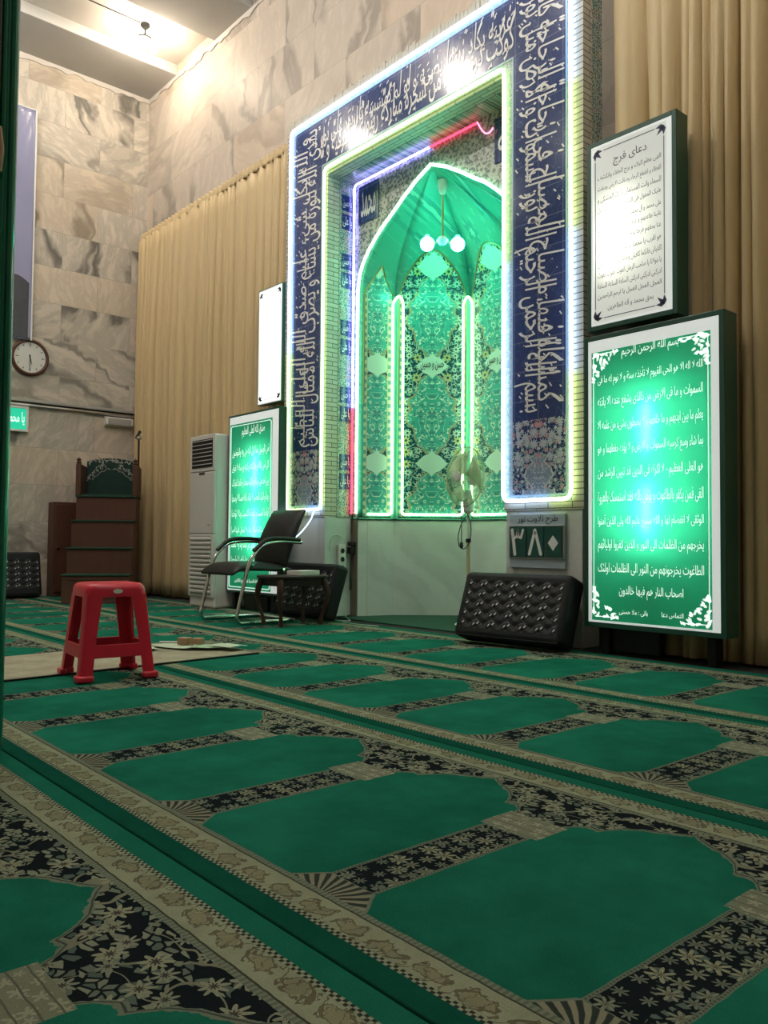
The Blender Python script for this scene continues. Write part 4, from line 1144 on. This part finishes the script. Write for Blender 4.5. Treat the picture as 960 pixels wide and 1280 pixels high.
# ------------------------------------------------------------------ things on the side wall
t = thing('wall_clock', 'round wall clock with a brown wooden rim and white dial', 'clock', (XL, 3.09, 2.755))
MB().lathe([(.0, .0), (.205, .0), (.215, .012), (.212, .034), (.195, .045), (.180, .040), (.176, .022), (.0, .020)], 48, (0,0,0), (1,0,0)).build('case', M['wood'], t, smooth=40)
d = MB().lathe([(.0, .020), (.176, .020), (.176, .024), (.0, .0245)], 48, (0,0,0), (1,0,0)).build('dial', plain('clock_dial', (.58,.60,.57), .4, 0, .03), t, smooth=40)
for k in range(12):
    a = math.pi*k/6; s, c = math.sin(a), math.cos(a); l = .022 if k % 3 else .034
    b = MB(); b.obox((.0255, s*(.16-l) - c*.004, c*(.16-l) + s*.004), (.0015, 0, 0), (0, c*.008, -s*.008), (0, s*l, c*l)); b.build('hour_mark', M['ink'], d)
def hand(name, a, l, w_, x, mat):
    s, c = math.sin(a), math.cos(a)
    MB().prism([(x, -s*.03 - c*w_, -c*.03 + s*w_), (x, s*l - c*w_*.4, c*l + s*w_*.4), (x, s*l + c*w_*.4, c*l - s*w_*.4), (x, -s*.03 + c*w_, -c*.03 - s*w_)], (.0015, 0, 0)).build(name, mat, t)
hand('hour_hand', R(164), .085, .006, .028, M['ink']); hand('minute_hand', R(181), .14, .0045, .031, M['ink'])
MB().lathe([(.0, .027), (.009, .027), (.008, .036), (.0, .037)], 12, (0,0,0), (1,0,0)).build('pin', M['ink'], t)
# conduit and cable trunking across the wall
t = thing('cable_trunking', 'long grey cable trunking running across the side wall below the clock', 'trunking', (XL+.002, 1.2, 2.17))
MB().box(0, .035, 0, 3.17, .065, .10).build('cover', M['grey_plastic'], t, bevel=.004)
MB().tube([(.02, 0, .028), (.02, 3.17, .028)], .018, 10).build('pipe', M['steel'], t, smooth=50)
MB().box(0, .012, 0, 3.17, .045, .066).build('shadow_strip', M['black_plastic'], t)
MB().box(0, .028, 3.17, 3.22, .04, .16).build('end_cap', M['black_plastic'], t, bevel=.003)
# small lit sign
t = thing('lit_sign', 'small square green lit sign with white frame under the trunking', 'sign', (XL+.001, 2.80, 1.885))
b = MB(); b.box(0, .05, 0, .285, 0, .025); b.box(0, .05, 0, .285, .265, .29); b.box(0, .05, 0, .025, .025, .265); b.box(0, .05, .26, .285, .025, .265)
b.build('frame', M['white_frame'], t, bevel=.004)
MB().box(0, .04, .025, .26, .025, .265).build('lit_face', emis('lit_green_face', (.02,.50,.30), .9), t)
b = MB(); put_text(b, 'یا محمد', (.195, .15), lambda u, v: (.0415, .045+u, .075+v), bold=.01); b.build('lettering', emis('lit_white_script', (.75,1,.9), .9), t)
# fluorescent fitting
t = thing('light_fitting', 'unlit white box light fitting on the side wall beside the curtain', 'light fitting', (XL, 3.985, 2.05))
MB().prism([(0, 0, .0), (.075, 0, .02), (.075, 0, .105), (0, 0, .125)], (0, .345, 0)).build('housing', M['white_plastic'], t, bevel=.005)
MB().box(.072, .079, .025, .32, .03, .095).build('diffuser', M['grey_plastic'], t, bevel=.002)
# banner
BN = Mat('violet_grey_banner', .22, .5); x, y, z = BN.coords()
BN.base(BN.mix(BN.noise(BN.vec, .8, 2), (.22,.23,.37), (.28,.29,.44)))
def bnf(u, v):
    y = -1.3 + 1.3*u; z = 2.70*v; q = max(0, 1 - (1-u)*2.2)*max(0, (v-.62)/.38)
    fan = math.sin(math.atan2((1-v)*2.7+.02, (1-u)*1.3+.02)*26)*.014*q
    return (.02 + fan + .012*math.sin(u*7+v*2), y, z)
t = thing('banner', 'shiny violet grey banner with a white edge, hanging high on the side wall', 'banner', (XL+.03, 3.088, 2.945))
MB().grid(bnf, 40, 60).build('sheet', BN.m, t, smooth=60, solid=.002)
b = MB(); b.tube([bnf(1, k/20) for k in range(21)], .011, 6); b.tube([bnf(k/20, 1) for k in range(21)], .011, 6)
b.build('white_edge', M['white_frame'], t, smooth=60)
dk = plain('dark_banner_print', (.035,.04,.05), .3, 0, .4, 14)
MB().grid(lambda u, v: (bnf(u*.97, v*.26)[0] + .004 + (.0), bnf(u*.97, 0)[1], .02 + 2.70*v*(.16 + .05*math.sin(u*9) + (.055 if u > .62 else 0))), 30, 10).build('dark_print', dk, t, solid=.001)

# ------------------------------------------------------------------ cabinet
t = thing('cabinet', 'low brown wooden cabinet against the side wall beside the pulpit', 'cabinet', (-9.82, 3.34, 0))
MB().box(0, .19, 0, .40, .0, 1.09).build('body', M['wood_panel'], t, bevel=.006)
dd = MB().box(.19, .205, .015, .385, .05, 1.06).build('door', M['wood_panel'], t, bevel=.005)
MB().ball((.218, .045, .56), .018, 8).build('knob', M['black_plastic'], dd, smooth=60)

# ------------------------------------------------------------------ pulpit
t = thing('pulpit', 'stepped brown wooden pulpit with green treads and a black embroidered backrest', 'pulpit', (-8.33, 3.325, 0), R(60.6))
W2 = .33; SD = .24; ZS = (.30, .575, .87, 1.15)
for k, zt in enumerate(ZS):
    y0 = k*SD; y1 = y0 + (SD if k < 3 else .50)
    z0 = 0.0
    st = MB().box(-W2+.004*k, W2-.004*k, y0, y1-.002, z0, zt-.018).build('step', M['wood_panel'], t, bevel=.004)
    MB().box(-W2+.004*k-.01, W2-.004*k+.01, y0-.018, y1-.004, zt-.018, zt).build('tread', M['tread'], st, bevel=.004)
    if k == 0:
        b = MB(); b.box(-W2, W2, -.008, .002, 0, .03); b.box(-W2, W2, -.008, .002, .24, .275); b.box(-W2, -W2+.05, -.008, .002, .03, .24); b.box(W2-.05, W2, -.008, .002, .03, .24); b.build('panel_frame', M['wood'], st, bevel=.003)
for s in (-1, 1):
    x0 = s*W2
    p = MB().box(min(x0, x0-s*.055), max(x0, x0-s*.055), .72, 1.22, 1.15, 1.50).build('arm_panel', M['wood'], t, bevel=.008)
    MB().lathe([(.0, 1.50), (.022, 1.50), (.03, 1.515), (.016, 1.53), (.028, 1.55), (.0, 1.575)], 14, (x0-s*.028, .745, 0)).build('finial', M['wood'], p, smooth=40)
MB().box(-W2+.05, W2-.05, 1.17, 1.22, 1.15, 1.56).build('backrest', M['black_cloth'], t, bevel=.01)
emb = plain('silver_embroidery', (.30,.31,.27), .5, 0, .3, 30)
bc = plain('dark_green_velvet', (.006,.03,.024), .9, 0, .3, 40)
g = MB(); n = 24
pl = [(-W2+.055, 1.158, 1.16), (W2-.055, 1.158, 1.16)] + [(x_, 1.158, 1.56 + .045*math.cos(x_/(W2-.055)*1.45) + .008*abs(math.sin(x_*60))) for x_ in [(W2-.055)*(1-2*k/n) for k in range(n+1)]]
cl = g.prism(pl, (0, .012, 0)).build('embroidered_cloth', bc, t)
b = MB(); rnd = random.Random(3)
def ell(cx, cz, a, l, w_):
    b.add([(cx + math.cos(th)*l*math.cos(a) - math.sin(th)*w_*math.sin(a), 1.1565, cz + math.cos(th)*l*math.sin(a) + math.sin(th)*w_*math.cos(a)) for th in [2*math.pi*k/8 for k in range(8)]], [tuple(range(8))])
for k in range(46):
    x_ = rnd.uniform(-.26, .26); zc = 1.555 + .03*math.cos(x_*5) + rnd.uniform(-.03, .02); ell(x_, zc, rnd.uniform(0, 3), .018, .006)
for k in range(60):
    s = rnd.choice((-1, 1)); q = rnd.random(); x_ = s*(.06 + .19*q + rnd.uniform(0, .03)); zc = 1.50 - .16*q**2 + rnd.uniform(-.02, .04); ell(x_, min(zc, 1.53), rnd.uniform(0, 3), .015, .005)
arcp = lambda s: [(s*(.015 + .20*q), 1.1555, 1.475 - .13*q**1.6 + .02*abs(math.sin(q*9))) for q in [k/14 for k in range(15)]]
for s in (-1, 1): b.tube(arcp(s), .004, 5)
b.build('embroidery', emb, cl)
MB().box(-W2+.06, W2-.06, .76, 1.15, 1.15, 1.165).build('seat_pad', M['tread'], t, bevel=.005)

t = thing('microphone', 'black microphone on a thin rod rising from the right post of the pulpit', 'microphone', (-9.14, 4.13, 1.501))
MB().lathe([(.0, 0), (.02, 0), (.02, .01), (.0, .012)], 16).build('base', M['black_plastic'], t, smooth=40)
MB().tube([(0, 0, .005), (0, 0, .34)], .011, 8).build('stand', M['black_plastic'], t, smooth=50)
MB().ball((0, 0, .35), .03, 8).build('joint', M['steel'], t, smooth=60)
MB().tube([(.09, -.03, .41), (-.10, .01, .365)], [.018, .012], 10).build('capsule', M['black_plastic'], t, smooth=50)

# ------------------------------------------------------------------ red stool
t = thing('stool', 'red plastic stool standing at the edge of the beige rug', 'stool', (-3.868, 1.61, 0), R(-6)); t.location.z = .004
HS = .445; tw, bw = .138, .178
def cor(sx, sy, z):
    q = tw + (bw-tw)*(1 - z/(HS-.03))**1.1 if z < HS-.03 else tw; return sx*q, sy*q
for sx in (-1, 1):
    for sy in (-1, 1):
        vs = []; zs_ = [.02, .10, .2, .3, .38, HS-.05]
        for z in zs_:
            cx, cy = cor(sx, sy, z); k = z/HS; wd = .058 + .024*k**3; th = .012; r_ = .016
            ring = [(cx - sx*wd, cy), (cx - sx*r_, cy), (cx - sx*r_*.3, cy - sy*r_*.3), (cx, cy - sy*r_), (cx, cy - sy*wd), (cx - sx*th, cy - sy*wd), (cx - sx*(r_+.004), cy - sy*(r_+.004)), (cx - sx*wd, cy - sy*th)]
            vs += [(x_, y_, z) for x_, y_ in ring]
        n = 8; fs = [(j*n+i, j*n+(i+1) % n, (j+1)*n+(i+1) % n, (j+1)*n+i) for j in range(len(zs_)-1) for i in range(n)] + [tuple(range(n)), tuple(range((len(zs_)-1)*n, len(zs_)*n))]
        lg = MB().add(vs, fs).build('leg', M['red_plastic'], t, smooth=35)
        cx, cy = cor(sx, sy, .02); b = MB()
        poly = [(cx + sx*.012, cy + sy*.012, 0), (cx - sx*.064, cy + sy*.012, 0), (cx - sx*.064, cy - sy*.018, 0), (cx - sx*.022, cy - sy*.022, 0), (cx - sx*.018, cy - sy*.064, 0), (cx + sx*.012, cy - sy*.064, 0)]
        b.prism(poly, (0, 0, .03)).build('foot', M['red_plastic'], lg, bevel=.009, segs=3, smooth=50)
for ax in (0, 1):
    for s in (-1, 1):
        b = MB(); z0, z1 = .105, .165
        q0, q1 = cor(1, 1, z0)[0], cor(1, 1, z1)[0]; th = .01
        vs = []
        for z, q in ((z0, q0), (z1, q1)):
            for off in (0, th):
                for e in (-1, 1):
                    p = (e*(q-.02), s*(q-off)); vs.append((p[0], p[1], z) if ax == 0 else (p[1], p[0], z))
        b.add(vs, [(0,1,3,2), (4,6,7,5), (0,4,5,1), (2,3,7,6), (0,2,6,4), (1,5,7,3)]).build('stretcher', M['red_plastic'], t, bevel=.003)
# seat: rounded square top with a skirt
def rsq(r, rad, z, n=8):
    o = []
    for cx, cy, s0 in ((1, 1, 0), (-1, 1, 90), (-1, -1, 180), (1, -1, 270)):
        for k in range(n+1):
            a = R(s0 + 90*k/n); o.append((cx*(r-rad) + rad*math.cos(a), cy*(r-rad) + rad*math.sin(a), z))
    return o
prf = [(.142, .04, HS-.062), (.1405, .042, HS-.03), (.135, .045, HS-.012), (.124, .045, HS-.002), (.112, .042, HS), (.10, .04, HS-.002), (.02, .018, HS-.002)]
vs = []; n = 36
for r, rad, z in prf: vs += rsq(r, rad, z)
fs = [(j*n+i, j*n+(i+1) % n, (j+1)*n+(i+1) % n, (j+1)*n+i) for j in range(len(prf)-1) for i in range(n)] + [tuple(range((len(prf)-1)*n, len(prf)*n))]
inn = len(vs); vs += [(x_*.95, y_*.95, z) for x_, y_, z in rsq(.140, .04, HS-.062)] + [(x_*.93, y_*.93, z) for x_, y_, z in rsq(.135, .04, HS-.012)]
fs += [(i, (i+1) % n, inn+(i+1) % n, inn+i) for i in range(n)] + [(inn+i, inn+(i+1) % n, inn+n+(i+1) % n, inn+n+i) for i in range(n)] + [tuple(range(inn+n, inn+2*n))]
sobj = MB().add(vs, fs).build('seat', M['red_plastic'], t, smooth=50)
b = MB().lathe([(.0, 0), (1, 0), (1, .3), (.0, .3)], 20); b.v = [(.1415 + z*.01, x_*.022, HS-.036 + y_*.011) for x_, y_, z in b.v]
st_ = b.build('sticker', M['label_white'], sobj); st_['label'] = 'small white oval sticker'
b = MB(); b.grid(lambda u, v: (.1385 + .0035*(1-v) - .055*u*u*.0 , .10 + .034*u, HS - .014 - .04*v), 2, 2)

# ------------------------------------------------------------------ beige rug and what lies on it
t = thing('beige_rug', 'worn beige rug with a black bound edge behind the stool', 'rug', (-4.05, 1.9, 0), R(4.1))
MB().box(-.80, .0, -1.5, .70, .0005, .005).build('pile', M['rug'], t)
b = MB(); b.box(-.004, .018, -1.5, .70, .0003, .009); b.build('black_binding', M['black_plastic'], t, smooth=60)
b = MB(); rnd = random.Random(8)
for k in range(60):
    x_ = -.79 + .78*k/59; l = rnd.uniform(.02, .06); b.tube([(x_, .70, .005), (x_ + rnd.uniform(-.012, .012), .70+l*.6, .006), (x_ + rnd.uniform(-.03, .03), .70+l, .004)], .0022, 4)
b.build('fringe', M['rug'], t)
def sheet(label, x, y, rz, sx, sy, mat, z=.010):
    rnd = random.Random(int(x*-1000)); ph = rnd.uniform(0, 6)
    g = MB().grid(lambda u, v: ((u-.5)*sx, (v-.5)*sy, .0015 + .006*(u-.5)**2*4*abs(math.sin(ph+v*3)) + .003*abs(math.sin(v*7+ph))), 10, 10)
    o = g.build('paper_sheet', M[mat], None, smooth=60, solid=.0012); o.location = (x, y, z); o.rotation_euler.z = rz
    tag(o, label, 'paper', 'loose sheets on the beige rug')
sheet('pale paper sheet under the two wooden blocks on the beige rug', -4.60, 2.38, .3, .30, .24, 'paper')
sheet('greenish paper sheet to the right of the wooden blocks', -4.42, 2.47, .9, .22, .17, 'paper_green', .017)
sheet('pale paper sheet nearest the right end of the beige rug', -4.32, 2.54, .2, .18, .13, 'paper', .027)
sheet('pale paper sheet left of the wooden blocks, toward the stool', -4.66, 2.12, -.2, .24, .20, 'paper')
for k, (x, y, lab) in enumerate(((-4.62, 2.405, 'light brown block on the beige rug, the left of two'), (-4.545, 2.455, 'light brown block on the beige rug, the right of two'))):
    o = MB().box(-.032, .032, -.032, .032, 0, .042).build('clay_block', M['light_wood'], None, bevel=.004); o.location = (x, y, .018); o.rotation_euler.z = .5 + k*.2
    tag(o, lab, 'block', 'small blocks on the rug')
o = MB().tube([(-4.80, 2.33, .020), (-4.64, 2.47, .024)], .006, 6).build('white_stick', M['label_white'], smooth=60); tag(o, 'thin white stick lying behind the brown blocks on the rug', 'stick')

# ------------------------------------------------------------------ green post at the left edge
CX, CY = -2.70, .80
t = thing('green_post', 'dark green glossy painted post at the left edge of the picture', 'post', (CX, CY, 0))
MB().box(-.26, -.0, -.34, -.055, 0, 6.29).build('shaft', M['paint_green'], t, bevel=.006)
b = MB(); prof_ = [(-.26, -.055), (-.02, -.055), (-.004, -.05), (.0, -.043), (-.004, -.036), (-.012, -.032), (-.012, -.028), (-.002, -.024), (.002, -.016), (-.002, -.008), (-.012, .0), (-.26, .0)]
b.prism([(x_, y_, 0) for x_, y_ in prof_], (0, 0, 6.29)).build('ribbed_edge', M['bead_green'], t, smooth=40)
o = MB().tube(fillet([(-2.68, .70, 2.02), (-2.685, .715, 1.83), (-2.68, .69, 1.72), (-2.685, .64, 1.70), (-2.685, .60, 1.78)], .03), .006, 6).build('post_cord', M['cable_white'], smooth=60)
tag(o, 'pale cord looped on the green post', 'cord')
o = MB().tube([(-2.682, .735, 1.93), (-2.682, .737, 1.86), (-2.682, .738, 1.79)], [.010, .016, .010], 10).build('wooden_handle', M['light_wood'], smooth=60)
tag(o, 'small brown wooden handle hanging on the green post', 'handle')

# ------------------------------------------------------------------ visible ceiling lamp
LX, LY = -8.58, 3.86
t = thing('ceiling_lamp', 'glowing ceiling lamp with two bulbs near the corner of the hall', 'lamp', (LX, LY, ZC+.13))
MB().lathe([(.0, 0), (.05, 0), (.055, -.02), (.03, -.05), (.0, -.055)], 18).build('ceiling_rose', M['black_plastic'], t, smooth=40)
MB().tube([(0, 0, -.04), (0, 0, -.13)], .012, 8).build('stem', M['black_plastic'], t, smooth=40)
for s in (-1, 1):
    a = MB().tube([(0, 0, -.12), (.02*s, .06*s, -.14), (.03*s, .09*s, -.17)], .011, 8).build('arm', M['black_plastic'], t, smooth=40)
    b = MB().lathe([(.0, .02), (.022, .02), (.03, -.01), (.052, -.06), (.05, -.10), (.025, -.13), (.0, -.135)], 18, (.03*s, .09*s, -.17)); b.build('bulb', M['lamp_warm'], t, smooth=60)
o = MB().tube([(-8.58, .2, ZC+.124), (-8.58, 3.8, ZC+.124)], .006, 6).build('ceiling_cable', M['cable_black'], smooth=60); tag(o, 'dark cable running along the ceiling to the lamp', 'cable')
